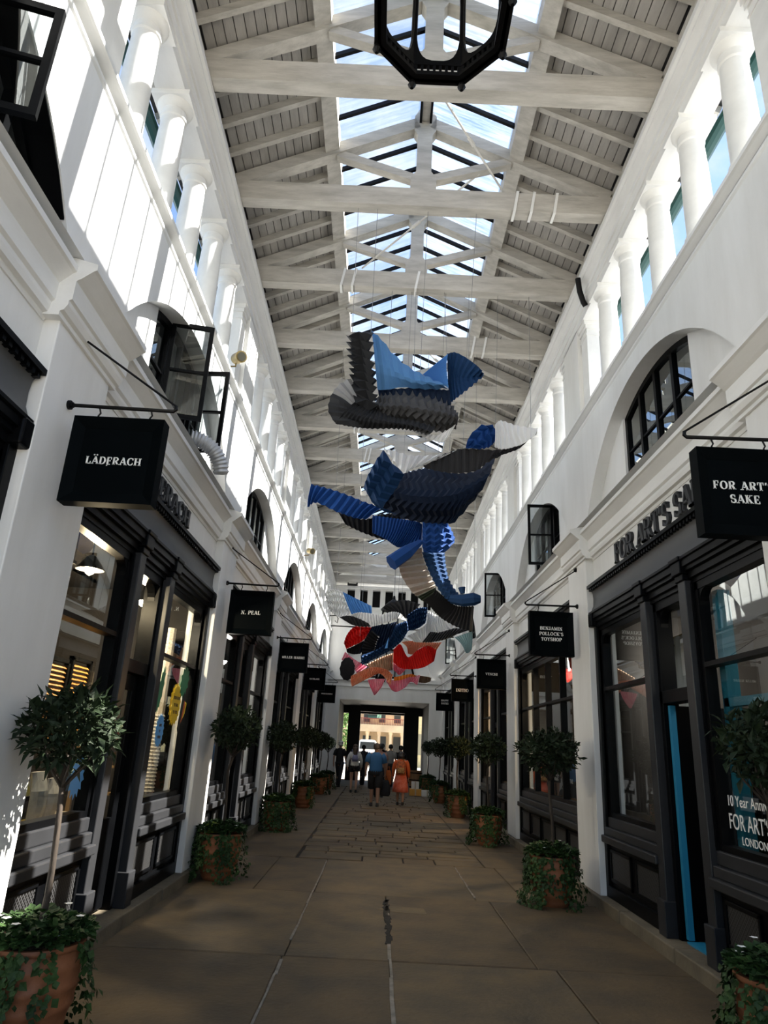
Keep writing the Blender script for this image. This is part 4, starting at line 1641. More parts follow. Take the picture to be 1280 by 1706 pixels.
PL = [(-1.86, 4.45, 'large bay tree in a ribbed terracotta pot with white flowers below the LÄDFRACH sign', dict(big=True, flowers=14, ivy=1, cz=1.65, dx=-.02, cscale=(.86, .86, .8))),
      (-1.88, 9.42, 'bay tree in a terracotta pot with lime-green bedding below the N. PEAL sign', dict(lime=True, flowers=6, ivy=2, cz=1.76, dx=.05, cscale=(.92, .92, 1))),
      (-1.86, 14.5, 'bay tree in an ivy-covered pot below the MILLER HARRIS sign', dict(lime=True, flowers=4, ivy=2, cz=1.72)),
      (-1.86, 19.6, 'bay tree in a terracotta pot below the NATBLATE sign', dict(lime=True, ivy=0, cz=1.75)),
      (-1.86, 24.7, "bay tree in an ivy-covered pot below the PENHALIGON'S sign", dict(ivy=2, cz=1.7)),
      (-1.80, 27.4, 'bay tree nearest the passage on the sunlit side', dict(ivy=1, cz=1.62, cscale=(.8, .8, .8))),
      (2.38, 4.5, "bay tree in a pot below the FOR ART'S SAKE hanging sign", dict(big=True, flowers=6, ivy=1, cz=1.77, dx=.04, cscale=(.8, .8, .85))),
      (2.14, 8.95, "wide-crowned bay tree in an ivy-draped pot below the BENJAMIN POLLOCK'S TOYSHOP sign", dict(ivy=2, cz=1.68, flowers=4, cscale=(1.2, 1.05, .95))),
      (2.16, 13.95, 'bay tree in an ivy-covered pot below the VENCHI sign', dict(ivy=2, cz=1.7, flowers=3)),
      (2.16, 19.05, 'bay tree in a bare terracotta pot below the INITIO sign', dict(ivy=3, cz=1.7)),
      (2.10, 23.6, 'bay tree in a bare terracotta pot below the HAPPY SOCKS sign', dict(ivy=3, cz=1.68)),
      (2.05, 28.3, 'small bay tree nearest the passage on the shaded side', dict(ivy=0, cz=1.66, cscale=(.8, .8, .85)))]
for i, (x, y, lb, kw) in enumerate(PL):
    planter(x, y, lb, i, **kw)

# ================================================================== PAPER SCULPTURES
def cr(p0, p1, p2, p3, t):
    return .5 * ((2 * p1) + (-p0 + p2) * t + (2 * p0 - 5 * p1 + 4 * p2 - p3) * t * t + (-p0 + 3 * p1 - 3 * p2 + p3) * t ** 3)


def spl(pts, t):
    n = len(pts) - 1
    x = min(max(t, 0), 1) * n
    i = min(int(x), n - 1)
    f = x - i
    g = lambda k: pts[min(max(k, 0), n)]
    a = g(i - 1) if i > 0 else g(0) * 2 - g(1)
    d = g(i + 2) if i + 2 <= n else g(n) * 2 - g(n - 1)
    return cr(a, g(i), g(i + 1), d, f)


def sheet(name, rows, Y, parent, m, n=20, amp=.03, tess=0, nv=6, bulge=0.0, du=0.0, dv=0.0, o=(0, 0, 1.0)):
    """folded paper sheet: rows of outline points in the photograph, each row at its own depth, folded into n pleats along the rows;
    tess > 0 adds the zigzag cross folds of a tessellated (diamond) sheet"""
    R3 = []
    nr = len(rows)
    for j, row in enumerate(rows):
        v = j / (nr - 1)
        line = []
        for i, (a, c) in enumerate(row):
            u = i / (len(row) - 1)
            yy = Y + du * (u - .5) + dv * (v - .5) - bulge * math.sin(math.pi * v)
            line.append(at_y(o[0] + o[2] * a, o[1] + o[2] * c, yy))
        R3.append(line)
    if tess:
        nv = tess * 2
    NU = 2 * n

    def S(u, v):
        return spl([spl(r, u) for r in R3], v)
    b = MB()
    for j in range(nv + 1):
        v = j / nv
        for i in range(NU + 1):
            sh = (.55 / NU) * (1 if j % 2 else -1) if tess and 0 < i < NU else 0
            u = i / NU + sh
            p = S(u, v)
            e = 1e-3
            tu = S(min(u + e, 1), v) - S(max(u - e, 0), v)
            tv = S(u, min(v + e, 1)) - S(u, max(v - e, 0))
            nn = tu.cross(tv)
            nn = nn.normalized() if nn.length > 1e-9 else V((0, -1, 0))
            k = 1 if i % 2 else -1
            if tess:
                k = k + (.6 if j % 2 else -.6)
            b.v.append(tuple(p + nn * (amp * k)))
    for j in range(nv):
        for i in range(NU):
            q = j * (NU + 1) + i
            b.f.append((q, q + 1, q + NU + 2, q + NU + 1))
    return b.build(name, m, parent, solid=.006, recalc=False)


def paper(name, col, rough=.7, **k):
    return mat('paper_' + name, col, rough, spec=.2, **k)


CH = paper('charcoal', (.022, .023, .026))
CH2 = paper('grey', (.075, .075, .08))
LB = paper('light_blue', (.085, .22, .46))
LB2 = paper('sky_blue', (.10, .28, .62))
DB = paper('deep_blue', (.010, .040, .115))
NV = paper('navy', (.005, .013, .036))
RB = paper('royal_blue', (.012, .060, .235))
WP = paper('white', (.86, .86, .86))
BK = paper('black', (.010, .010, .012))
DG = paper('dark_grey', (.035, .034, .036))
BEI = paper('beige_grey', (.44, .42, .39), var=.5, scale=1.6, dark=(.34, .22, .17))
GRN = paper('green_grey', (.06, .075, .055))
PT = paper('pale_teal', (.24, .36, .40))
RED = paper('red', (.75, .022, .018))
SAL = paper('salmon', (.80, .30, .17), var=.4, scale=5, dark=(.82, .45, .30))
PNK = paper('pink', (.86, .20, .34), var=.5, scale=7, dark=(.88, .48, .56))
TAN = paper('tan', (.62, .42, .29), var=.4, scale=9)
ORG = paper('orange', (.72, .22, .03))
BRN = paper('brown', (.24, .15, .10), var=.4, scale=12)


def sculpt(label, px, py, Y, hangs):
    root = thing('paper_sculpture', label, 'sculpture', tuple(at_y(px, py, Y)))
    for (x, y, Yh) in hangs:
        p = at_y(x, y, Yh)
        b = MB()
        yt_ = min(TR_Y, key=lambda q_: abs(q_ - p.y))
        b.tube([p, V((p.x, yt_, 8.36))], .0035, 5)
        b.build('suspension_wire', WIRE, root)
    return root


# --- A: charcoal body with light blue and dark blue wings
oA = (530, 530, .2266)
A = sculpt('charcoal pleated paper sculpture with a light-blue wing and dark-blue fan', 650, 700, 7.9,
           [(618, 556, 7.6), (586, 580, 7.9), (690, 620, 8.2), (745, 600, 8.2), (700, 625, 7.9), (780, 600, 8.0)])
sheet('body_sheet', [[(470, 560), (560, 540), (720, 545), (860, 575), (960, 620), (1000, 690)], [(420, 640), (510, 650), (640, 650), (800, 680), (930, 700), (1030, 735)], [(430, 740), (520, 755), (640, 760), (780, 800), (900, 830), (1010, 800)]],
      7.85, A, CH2, n=13, amp=.022, tess=4, bulge=.30, o=oA)
sheet('dark_lining', [[(440, 520), (560, 520), (720, 512), (850, 520), (965, 530)], [(450, 590), (560, 600), (720, 605), (860, 625), (975, 640)]], 7.8, A, NV, n=12, amp=.012, o=oA)
sheet('belly_sheet', [[(300, 600), (400, 640), (440, 680), (560, 730), (700, 755), (860, 800)], [(200, 680), (300, 720), (420, 745), (560, 770), (690, 790), (840, 840)], [(130, 775), (260, 800), (400, 812), (560, 812), (680, 822), (790, 850)]], 7.6, A, CH, n=20, amp=.012, bulge=.12, o=oA)
sheet('neck_sheet', [[(215, 120), (215, 230), (232, 340), (242, 450), (285, 640)], [(300, 92), (320, 230), (335, 360), (350, 500), (360, 660)], [(400, 98), (408, 260), (418, 430), (430, 540), (440, 680)]],
      7.62, A, CH, n=9, amp=.05, tess=2, bulge=.15, o=oA)
sheet('end_fan', [[(240, 440), (160, 485), (105, 550)], [(280, 520), (230, 560), (200, 600)], [(300, 600), (295, 640), (300, 690)]], 7.6, A, mat('paper_pale_grey', (.30, .30, .31), .7, spec=.2), n=3, amp=.02, o=oA)
sheet('end_cone', [[(105, 550), (78, 630), (82, 700), (135, 780)], [(200, 600), (190, 660), (200, 710), (240, 790)], [(310, 690), (330, 700), (340, 740), (360, 806)]], 7.6, A, CH, n=4, amp=.012, bulge=.1, o=oA)
sheet('light_blue_wing', [[(395, 98), (460, 150), (560, 272), (680, 370), (790, 425), (880, 470)], [(420, 330), (500, 360), (580, 400), (690, 450), (800, 470), (920, 490)], [(438, 528), (520, 525), (610, 508), (720, 517), (840, 522), (955, 515)]],
      7.75, A, LB, n=7, amp=.012, bulge=.12, o=oA)
sheet('blue_fan', [[(770, 412), (800, 440), (840, 470), (880, 500)], [(870, 330), (890, 380), (910, 430), (925, 490)], [(955, 262), (945, 340), (950, 420), (960, 510)]], 7.9, A, LB2, n=12, amp=.014, o=oA)
sheet('dark_blue_fan', [[(950, 262), (1010, 252), (1100, 298), (1190, 368), (1217, 418)], [(955, 450), (985, 440), (1040, 440), (1120, 440), (1216, 421)], [(972, 628), (1000, 602), (1060, 555), (1140, 490), (1215, 426)]],
      7.95, A, DB, n=9, amp=.014, bulge=-.1, o=oA)
sheet('tail_sheet', [[(700, 815), (780, 835), (880, 860), (1000, 790), (1040, 735)], [(690, 825), (760, 868), (850, 900), (930, 905), (1035, 745)]], 7.7, A, WP, n=12, amp=.012, o=oA)

# --- B: navy body, white wings and a black band
oB = (500, 690, .3203)
B_ = sculpt('large navy pleated paper sculpture with white wings and a black band', 720, 850, 9.6,
            [(640, 752, 9.6), (730, 765, 9.7), (772, 735, 9.5), (826, 703, 9.2), (672, 785, 9.6), (885, 718, 9.0)])
sheet('body_sheet', [[(520, 300), (580, 300), (650, 285), (740, 300), (830, 310), (920, 295), (1022, 216)], [(470, 400), (550, 420), (640, 430), (730, 430), (820, 415), (900, 375), (980, 330)], [(430, 495), (520, 535), (620, 558), (700, 565), (770, 566), (800, 560), (905, 440)]],
      9.6, B_, NV, n=14, amp=.014, tess=4, bulge=.5, du=-.5, o=oB)
sheet('facet_side', [[(437, 182), (400, 232), (370, 285), (345, 335), (331, 380)], [(480, 250), (445, 300), (420, 340), (390, 385), (365, 425)], [(545, 307), (520, 350), (490, 400), (460, 440), (425, 492)]], 9.25, B_, DB, n=5, amp=.035, tess=2, o=oB)
sheet('lower_edge', [[(365, 425), (420, 478), (500, 520)], [(340, 392), (385, 470), (450, 510)]], 9.3, B_, DB, n=4, amp=.02, o=oB)
sheet('white_wing', [[(437, 180), (490, 192), (560, 212), (640, 216), (740, 208), (830, 182)], [(440, 184), (490, 245), (540, 307), (580, 285), (640, 266), (740, 226)]], 9.0, B_, WP, n=9, amp=.025, o=oB)
sheet('black_band', [[(640, 266), (740, 212), (830, 182), (930, 182), (1040, 186), (1150, 160)], [(650, 280), (740, 300), (830, 307), (920, 292), (980, 248), (1100, 190)]], 8.95, B_, DG, n=13, amp=.016, du=-.2, o=oB)
sheet('band_edge', [[(1000, 215), (1060, 190), (1150, 160), (1230, 105)], [(1010, 225), (1070, 205), (1150, 172), (1236, 80)]], 8.85, B_, BK, n=10, amp=.012, o=oB)
sheet('white_tail', [[(1015, 55), (1045, 34), (1130, 60), (1237, 75)], [(1016, 110), (1060, 105), (1130, 105), (1232, 88)], [(1012, 172), (1060, 182), (1150, 157), (1222, 112)]], 8.8, B_, WP, n=9, amp=.018, o=oB)
sheet('blue_tuft', [[(860, 182), (880, 120), (940, 62), (1000, 62)], [(890, 180), (930, 150), (970, 110), (1014, 85)], [(930, 182), (960, 180), (990, 170), (1016, 140)]], 8.9, B_, RB, n=4, amp=.03, tess=2, o=oB)

# --- C: blue tail with beige band and black fan
oC = (630, 860, .1484)
C_ = sculpt('royal-blue, beige and black pleated paper sculpture curling below the navy one', 730, 1040, 11.0,
            [(703, 900, 11.0), (560, 815, 11.3), (600, 840, 11.2), (745, 880, 11.1), (790, 990, 10.8)])
sheet('blue_tail', [[(60, 365), (150, 388), (250, 422), (350, 462), (436, 488)], [(45, 430), (110, 430), (220, 468), (310, 500), (400, 505)], [(40, 485), (85, 460), (190, 507), (280, 541), (350, 546)]], 11.3, C_, RB, n=11, amp=.035, o=oB)
sheet('tail_underside', [[(200, 512), (330, 548), (430, 520), (540, 520)], [(235, 572), (330, 618), (440, 652), (500, 640)]], 11.3, C_, BK, n=12, amp=.03, o=oB)
sheet('blue_fan', [[(-60, -10), (150, 20), (330, 40), (440, 60), (498, 90)], [(-60, 130), (120, 170), (260, 200), (380, 200), (496, 190)], [(-60, 190), (80, 255), (180, 325), (260, 350), (490, 285)]], 11.2, C_, RB, n=20, amp=.02, o=oC)
b = MB()
b.tube([at_y(630 + .1484 * 150, 860 + .1484 * 525, 10.7), at_y(630 + .1484 * 330, 860 + .1484 * 400, 10.8), at_y(630 + .1484 * 478, 860 + .1484 * 290, 11.0)], [.13, .12, .05], 7)
b.build('rolled_edge', RB, C_)
sheet('right_blue_body', [[(492, 20), (495, 200), (495, 330), (520, 430)], [(640, 20), (680, 180), (690, 310), (640, 420)], [(780, 70), (835, 170), (862, 285), (750, 408)]], 11.1, C_, RB, n=6, amp=.018, tess=4, bulge=.1, o=oC)
sheet('navy_strip', [[(490, 400), (545, 560), (640, 760), (760, 930), (900, 1010)], [(620, 410), (655, 560), (720, 740), (830, 890), (950, 960)], [(750, 405), (765, 560), (805, 720), (905, 865), (1000, 905)]], 10.9, C_, DB, n=14, amp=.014, tess=3, bulge=.12, du=-.3, o=oC)
sheet('beige_band', [[(340, 390), (240, 500), (240, 600), (290, 720), (390, 860), (462, 915)], [(490, 345), (500, 440), (540, 560), (590, 680), (640, 770), (650, 810)]], 11.0, C_, BEI, n=9, amp=.035, o=oC)
sheet('green_band', [[(440, 900), (470, 930), (520, 965)], [(640, 800), (650, 820), (660, 850)]], 10.95, C_, GRN, n=3, amp=.03, o=oC)
sheet('black_fan', [[(500, 940), (580, 1010), (650, 1090), (740, 1165), (900, 1250), (1055, 1292)], [(600, 880), (680, 950), (740, 1020), (820, 1080), (940, 1130), (1062, 1150)], [(640, 815), (720, 885), (800, 950), (870, 1000), (960, 1012), (1075, 1010)]], 10.8, C_, DG, n=18, amp=.03, du=-.2, o=oC)
b = MB()
b.tube([at_y(630 + .1484 * 820, 860 + .1484 * 930, 10.75), at_y(630 + .1484 * 960, 860 + .1484 * 945, 10.65), at_y(630 + .1484 * 1080, 860 + .1484 * 930, 10.6), at_y(630 + .1484 * 1150, 860 + .1484 * 930, 10.6)], [.07, .10, .105, .06], 8)
b.tube([at_y(630 + .1484 * 950, 860 + .1484 * 870, 10.6), at_y(630 + .1484 * 940, 860 + .1484 * 800, 10.6)], [.035, .06], 8)
b.build('navy_roll', DB, C_)
sheet('pale_tail', [[(860, 1360), (930, 1335), (1000, 1310), (1056, 1296)], [(940, 1440), (980, 1430), (1020, 1420), (1058, 1400)], [(985, 1535), (1000, 1538), (1015, 1535), (1050, 1500)]], 10.8, C_, PT, n=8, amp=.012, o=oC)

# --- D: grey, white, blue and navy tangle
oD = (535, 970, .207)
D_ = sculpt('tangled white, grey, blue and navy pleated paper sculpture', 660, 1080, 15.5,
            [(560, 985, 15.6), (600, 1000, 15.5), (670, 1000, 15.4), (712, 1012, 15.4), (760, 1045, 15.3)])
sheet('white_wing', [[(28, 95), (55, 65), (100, 55), (172, 75)], [(45, 150), (90, 150), (140, 150), (205, 165)], [(60, 220), (110, 262), (160, 282), (245, 258)]], 15.7, D_, WP, n=9, amp=.035, tess=4, o=oD)
sheet('blue_wing', [[(175, 78), (230, 105), (300, 140), (405, 190)], [(208, 165), (260, 180), (330, 200), (408, 215)], [(245, 258), (300, 245), (350, 245), (410, 252)]], 15.6, D_, LB2, n=9, amp=.02, o=oD)
sheet('grey_arc', [[(248, 258), (310, 243), (390, 252), (480, 262), (570, 238), (640, 252), (690, 312)], [(200, 300), (285, 305), (395, 312), (480, 298), (570, 275), (630, 272), (675, 312)], [(150, 282), (260, 348), (400, 358), (480, 335), (570, 312), (620, 292), (660, 312)]], 15.3, D_, WP, n=24, amp=.035, o=oD)
sheet('grey_edge', [[(150, 282), (220, 268), (300, 290), (380, 330)], [(175, 300), (260, 345), (330, 357), (400, 358)]], 15.2, D_, DG, n=8, amp=.03, o=oD)
sheet('grey_cap', [[(495, 205), (560, 165), (680, 143), (800, 178)], [(520, 225), (600, 205), (690, 195), (780, 200)], [(560, 242), (640, 252), (690, 292), (760, 215)]], 15.5, D_, DG, n=8, amp=.035, o=oD)
sheet('blue_band', [[(690, 272), (780, 212), (857, 205)], [(695, 330), (780, 290), (850, 270)], [(700, 392), (780, 372), (840, 330)]], 15.2, D_, DB, n=9, amp=.035, tess=4, o=oD)
sheet('navy_arm', [[(690, 310), (600, 350), (560, 440), (470, 530), (320, 590)], [(700, 350), (630, 420), (560, 500), (460, 570), (325, 630)], [(700, 392), (650, 472), (560, 545), (450, 605), (330, 667)]], 15.0, D_, DB, n=20, amp=.03, tess=3, o=oD)
sheet('navy_fan', [[(412, 358), (470, 345), (540, 335), (612, 315)], [(350, 470), (430, 450), (510, 430), (590, 400)], [(308, 565), (400, 565), (480, 540), (560, 470)]], 15.2, D_, NV, n=10, amp=.025, o=oD)
sheet('black_fins', [[(412, 385), (370, 430), (345, 480), (330, 540), (325, 600)], [(470, 440), (450, 480), (440, 520), (430, 550), (420, 600)]], 15.1, D_, BK, n=9, amp=.03, o=oD)
sheet('white_sheet', [[(690, 435), (760, 400), (850, 330), (862, 240), (930, 265), (1000, 310), (1110, 372)], [(740, 470), (790, 455), (850, 420), (890, 360), (940, 340), (1010, 350), (1100, 385)], [(740, 480), (820, 485), (850, 470), (900, 410), (960, 400), (1040, 392), (1100, 400)]], 15.4, D_, WP, n=22, amp=.02, o=oD)
sheet('grey_tip', [[(880, 400), (960, 402), (1080, 370), (1192, 386)], [(850, 440), (930, 440), (1040, 415), (1150, 400)], [(815, 484), (900, 482), (1000, 460), (1110, 412)]], 15.1, D_, CH2, n=13, amp=.03, o=oD)
b = MB()
b.poly([at_y(535 + .207 * x, 970 + .207 * y, Yq) for Yq in (14.9, 14.95) for x, y in ((545, 440), (535, 530), (512, 535))], [(0, 1, 2), (5, 4, 3), (0, 1, 4, 3), (1, 2, 5, 4), (2, 0, 3, 5)])
b.build('pale_blue_flap', LB2, D_)

# --- E: red, salmon and pink tangle
E_ = sculpt('tangled red, pink and salmon pleated paper sculpture above the passage', 655, 1150, 16.6, [(600, 1060, 16.6), (660, 1080, 16.5), (710, 1080, 16.4)])
sheet('red_crest', [[(185, 490), (215, 415), (280, 358), (412, 364)], [(195, 515), (240, 460), (310, 410), (408, 375)], [(205, 538), (260, 512), (340, 468), (405, 388)]], 16.7, E_, RED, n=10, amp=.045, tess=2, o=oD)
sheet('black_lining', [[(205, 538), (270, 510), (345, 470)], [(210, 565), (260, 580), (320, 575)]], 16.75, E_, BK, n=6, amp=.02, o=oD)
sheet('red_fan', [[(585, 540), (640, 500), (700, 602), (780, 545), (860, 513), (930, 545)], [(582, 600), (650, 620), (710, 650), (800, 620), (880, 580), (925, 565)], [(580, 642), (640, 690), (720, 700), (820, 687), (900, 642), (912, 625)]], 16.4, E_, RED, n=26, amp=.02, o=oD)
sheet('salmon_ruffle', [[(645, 482), (720, 472), (800, 482), (880, 485), (972, 484)], [(690, 520), (740, 500), (800, 500), (880, 500), (960, 500)], [(700, 575), (740, 580), (790, 535), (860, 515), (930, 545)]], 16.5, E_, SAL, n=20, amp=.025, o=oD)
sheet('tan_column', [[(370, 660), (450, 620), (520, 590), (580, 570)], [(390, 690), (460, 690), (530, 710), (578, 705)]], 16.6, E_, TAN, n=11, amp=.03, o=oD)
sheet('pink_left', [[(195, 560), (240, 600), (300, 640), (375, 682)], [(165, 625), (235, 650), (262, 690), (290, 735)]], 16.5, E_, PNK, n=10, amp=.025, o=oD)
b = MB()
pc = at_y(535 + .207 * 212, 970 + .207 * 697, 16.5)
b.lathe([(.06, -.09), (.155, -.075), (.17, 0), (.155, .075), (.06, .09)], (0, 0, 0), 22, 1, 1)
b.v = [(v_[0] * (1 + .09 * (i % 2)), v_[2], v_[1] * 1.55 * (1 + .05 * (i % 2))) for i, v_ in enumerate(b.v)]
b.v = [tuple(V(v_) + pc) for v_ in b.v]
b.build('black_rosette', BK, E_)
sheet('salmon_roll', [[(243, 755), (330, 712), (420, 684), (520, 700), (578, 745)], [(240, 800), (320, 765), (410, 725), (500, 715), (570, 770)], [(250, 842), (300, 815), (400, 765), (480, 738), (560, 830)]], 16.3, E_, SAL, n=20, amp=.03, tess=2, o=oD)
sheet('pink_petal', [[(375, 785), (420, 780), (470, 778), (515, 778)], [(400, 850), (425, 850), (455, 850), (490, 840)], [(425, 905), (430, 907), (435, 906), (442, 902)]], 16.4, E_, PNK, n=8, amp=.02, o=oD)
sheet('pink_fan', [[(580, 645), (600, 660), (640, 680), (682, 702)], [(585, 710), (610, 730), (620, 745), (640, 745)]], 16.5, E_, PNK, n=8, amp=.02, o=oD)
sheet('pink_ruffle', [[(520, 790), (600, 785), (680, 765), (740, 755), (798, 748)], [(545, 830), (600, 840), (680, 810), (730, 780), (785, 790)], [(570, 870), (610, 882), (680, 845), (722, 802), (775, 828)]], 16.4, E_, PNK, n=16, amp=.025, o=oD)
sheet('orange_ruffle', [[(590, 765), (650, 752), (720, 738), (765, 752)], [(585, 795), (650, 785), (710, 765), (765, 758)]], 16.3, E_, ORG, n=8, amp=.02, o=oD)
sheet('dark_fold', [[(430, 730), (500, 745), (520, 780)], [(440, 790), (480, 800), (515, 805)]], 16.5, E_, BK, n=5, amp=.02, o=oD)
sheet('brown_lattice', [[(795, 752), (840, 758), (888, 768)], [(785, 808), (840, 812), (880, 798)]], 16.6, E_, BRN, n=7, amp=.02, o=oD)

# ================================================================== PEOPLE
SKIN = mat('skin', (.50, .29, .20), .55)
SKIN2 = mat('tanned_skin', (.36, .20, .13), .55)


def loft(b, rings, n=16, cap=True):
    """rings of (centre, rx, ry) joined into a skin; ellipses lie flat"""
    s0 = len(b.v)
    for c, rx, ry in rings:
        for k in range(n):
            a = 2 * math.pi * k / n
            b.v.append((c[0] + rx * math.cos(a), c[1] + ry * math.sin(a), c[2]))
    for i in range(len(rings) - 1):
        for k in range(n):
            b.f.append((s0 + i * n + k, s0 + i * n + (k + 1) % n, s0 + (i + 1) * n + (k + 1) % n, s0 + (i + 1) * n + k))
    if cap:
        b.f.append(tuple(s0 + k for k in range(n))[::-1])
        b.f.append(tuple(s0 + (len(rings) - 1) * n + k for k in range(n)))


def skin_body(J, E, name):
    """continuous body from joints (position, radius) and edges, grown with a skin modifier"""
    me = bpy.data.meshes.new(name + '_cage')
    keys = list(J)
    me.from_pydata([J[k][0] for k in keys], [(keys.index(a), keys.index(c)) for a, c in E], [])
    o = bpy.data.objects.new(name + '_cage', me)
    COL.objects.link(o)
    o.modifiers.new('skin', 'SKIN').use_smooth_shade = True
    sv = me.skin_vertices[0].data
    for i, k in enumerate(keys):
        r = J[k][1]
        sv[i].radius = r if isinstance(r, tuple) else (r, r)
        sv[i].use_root = (k == 'pelvis')
    o.modifiers.new('sub', 'SUBSURF').levels = 2
    dg = bpy.context.evaluated_depsgraph_get()
    out = bpy.data.meshes.new_from_object(o.evaluated_get(dg))
    bpy.data.objects.remove(o, do_unlink=True)
    return out


def person(label, x, y, h, rot, top, bottom, style, hairc, hair, stride=.12, skin=SKIN, sleeves='short', shoe=(.01, .01, .01), build=1.0, arms=(.0, .0), bare=True):
    """figure seen from behind, facing +y before rotation; style: shorts, skirt, dress, trousers"""
    root = thing('person', label, 'person', (0, 0, 0))
    S = 1.72
    w = build
    la, ra = arms
    J = {}
    J['pelvis'] = ((0, 0, .95), (.135 * w, .105 * w))
    J['waist'] = ((0, 0, 1.10), (.12 * w, .095 * w))
    J['chest'] = ((0, .0, 1.30), (.145 * w, .11 * w))
    J['neckb'] = ((0, -.005, 1.45), .062)
    J['neck'] = ((0, .01, 1.51), .05)
    J['head0'] = ((0, .022, 1.585), .078)
    J['head1'] = ((0, .018, 1.655), .082)
    J['crown'] = ((0, .012, 1.695), .05)
    E = [('pelvis', 'waist'), ('waist', 'chest'), ('chest', 'neckb'), ('neckb', 'neck'), ('neck', 'head0'), ('head0', 'head1'), ('head1', 'crown')]
    for sd, sg, st, ar in (('l', -1, stride, la), ('r', 1, -stride, ra)):
        J['hip' + sd] = ((sg * .095 * w, 0, .88), .088 * w)
        J['knee' + sd] = ((sg * .095, st * .9 + .03, .49), .058 * w)
        J['calf' + sd] = ((sg * .092, st * .9 + (.0 if st > 0 else -.03), .36), .054 * w)
        J['ankle' + sd] = ((sg * .09, st * 1.25 - (.05 if st < 0 else 0), .085 + (.02 if st < 0 else 0)), .036)
        J['toe' + sd] = ((sg * .10, st * 1.25 + .13, .03), .03)
        J['sh' + sd] = ((sg * .165 * w, 0, 1.41), .058 * w)
        J['el' + sd] = ((sg * (.225 * w + ar * .2), -.03 - st * .35, 1.14), .043 * w)
        J['wr' + sd] = ((sg * (.24 * w + ar * .15), .03 - st * .8, .91), .027)
        hx, hy, hz = sg * (.24 * w + ar * .15), .04 - st * .85, .84
        J['palm' + sd] = ((hx, hy, hz), (.018, .030))
        E += [('pelvis', 'hip' + sd), ('hip' + sd, 'knee' + sd), ('knee' + sd, 'calf' + sd), ('calf' + sd, 'ankle' + sd), ('ankle' + sd, 'toe' + sd), ('chest', 'sh' + sd), ('sh' + sd, 'el' + sd), ('el' + sd, 'wr' + sd), ('wr' + sd, 'palm' + sd)]
        for q, (dy, ln) in enumerate(((-.032, .062), (-.012, .078), (.010, .074), (.030, .058))):
            J['k%s%d' % (sd, q)] = ((hx - sg * .004, hy + dy, hz - ln * .55), .0085)
            J['f%s%d' % (sd, q)] = ((hx - sg * .018, hy + dy + .006, hz - ln - .02), .0075)
            E += [('palm' + sd, 'k%s%d' % (sd, q)), ('k%s%d' % (sd, q), 'f%s%d' % (sd, q))]
        J['t' + sd] = ((hx - sg * .028, hy + .035, hz - .01), .009)
        J['u' + sd] = ((hx - sg * .036, hy + .05, hz - .05), .008)
        E += [('wr' + sd, 't' + sd), ('t' + sd, 'u' + sd)]
    me = skin_body(J, E, 'body')
    parts = [('body', me, skin, None)]

    def mb(name, b, m):
        me2 = bpy.data.meshes.new(name)
        me2.from_pydata(b.v, [], b.f)
        parts.append((name, me2, m, None))
    # face: eyes, nose, mouth, ears on the far side of the head
    b = MB()
    for sg in (-1, 1):
        b.lathe([(.001, -.012), (.011, -.006), (.012, 0), (.011, .006), (.001, .012)], (sg * .03, .098, 1.615), 8)
    mb('eyes', b, mat('eye_dark', (.03, .025, .02), .3))
    b = MB()
    loft(b, [((0, .098, 1.565), .014, .014), ((0, .112, 1.575), .014, .016), ((0, .102, 1.60), .010, .012), ((0, .094, 1.625), .006, .008)], 8)
    for sg in (-1, 1):
        loft(b, [((sg * .083, .01, 1.565), .006, .012), ((sg * .090, .008, 1.59), .008, .02), ((sg * .090, .004, 1.62), .007, .018)], 8)
    mb('nose_and_ears', b, skin)
    b = MB()
    b.box(-.022, .022, .088, .099, 1.536, 1.546)
    mb('mouth', b, mat('lips', (.30, .09, .08), .5))
    # hair
    b = MB()
    if hair == 'bald':
        loft(b, [((0, -.01, 1.56), .084, .078), ((0, -.012, 1.60), .092, .088), ((0, -.014, 1.635), .088, .084)], 14)
    else:
        loft(b, [((0, -.012, 1.56), .085, .080), ((0, -.010, 1.60), .096, .095), ((0, -.004, 1.655), .097, .100), ((0, .004, 1.70), .078, .082), ((0, .006, 1.725), .045, .048), ((0, .006, 1.735), .01, .01)], 16)
        if hair == 'long':
            loft(b, [((0, -.075, 1.27), .045, .02), ((0, -.105, 1.34), .065, .032), ((0, -.10, 1.45), .085, .04), ((0, -.08, 1.54), .095, .05), ((0, -.05, 1.62), .095, .06)], 12)
        if hair == 'bob':
            loft(b, [((0, -.045, 1.50), .085, .06), ((0, -.035, 1.55), .10, .075), ((0, -.02, 1.62), .10, .09)], 14)
        if hair == 'cap':
            loft(b, [((0, .0, 1.665), .103, .108), ((0, .0, 1.70), .10, .104), ((0, .0, 1.74), .07, .07), ((0, 0, 1.75), .01, .01)], 16)
            b.box(-.06, .06, .09, .17, 1.665, 1.672)
    mb('hair' if hair != 'cap' else 'cap', b, hairc)
    # upper garment with sleeves
    b = MB()
    z0 = .90 if style != 'dress' else .96
    loft(b, [((0, 0, z0), .175 * w, .135 * w), ((0, 0, 1.02), .165 * w, .128 * w), ((0, 0, 1.15), .160 * w, .125 * w), ((0, -.002, 1.28), .182 * w, .135 * w), ((0, -.005, 1.38), .180 * w, .118 * w), ((0, -.006, 1.44), .125 * w, .085 * w), ((0, -.003, 1.475), .068, .062)], 20)
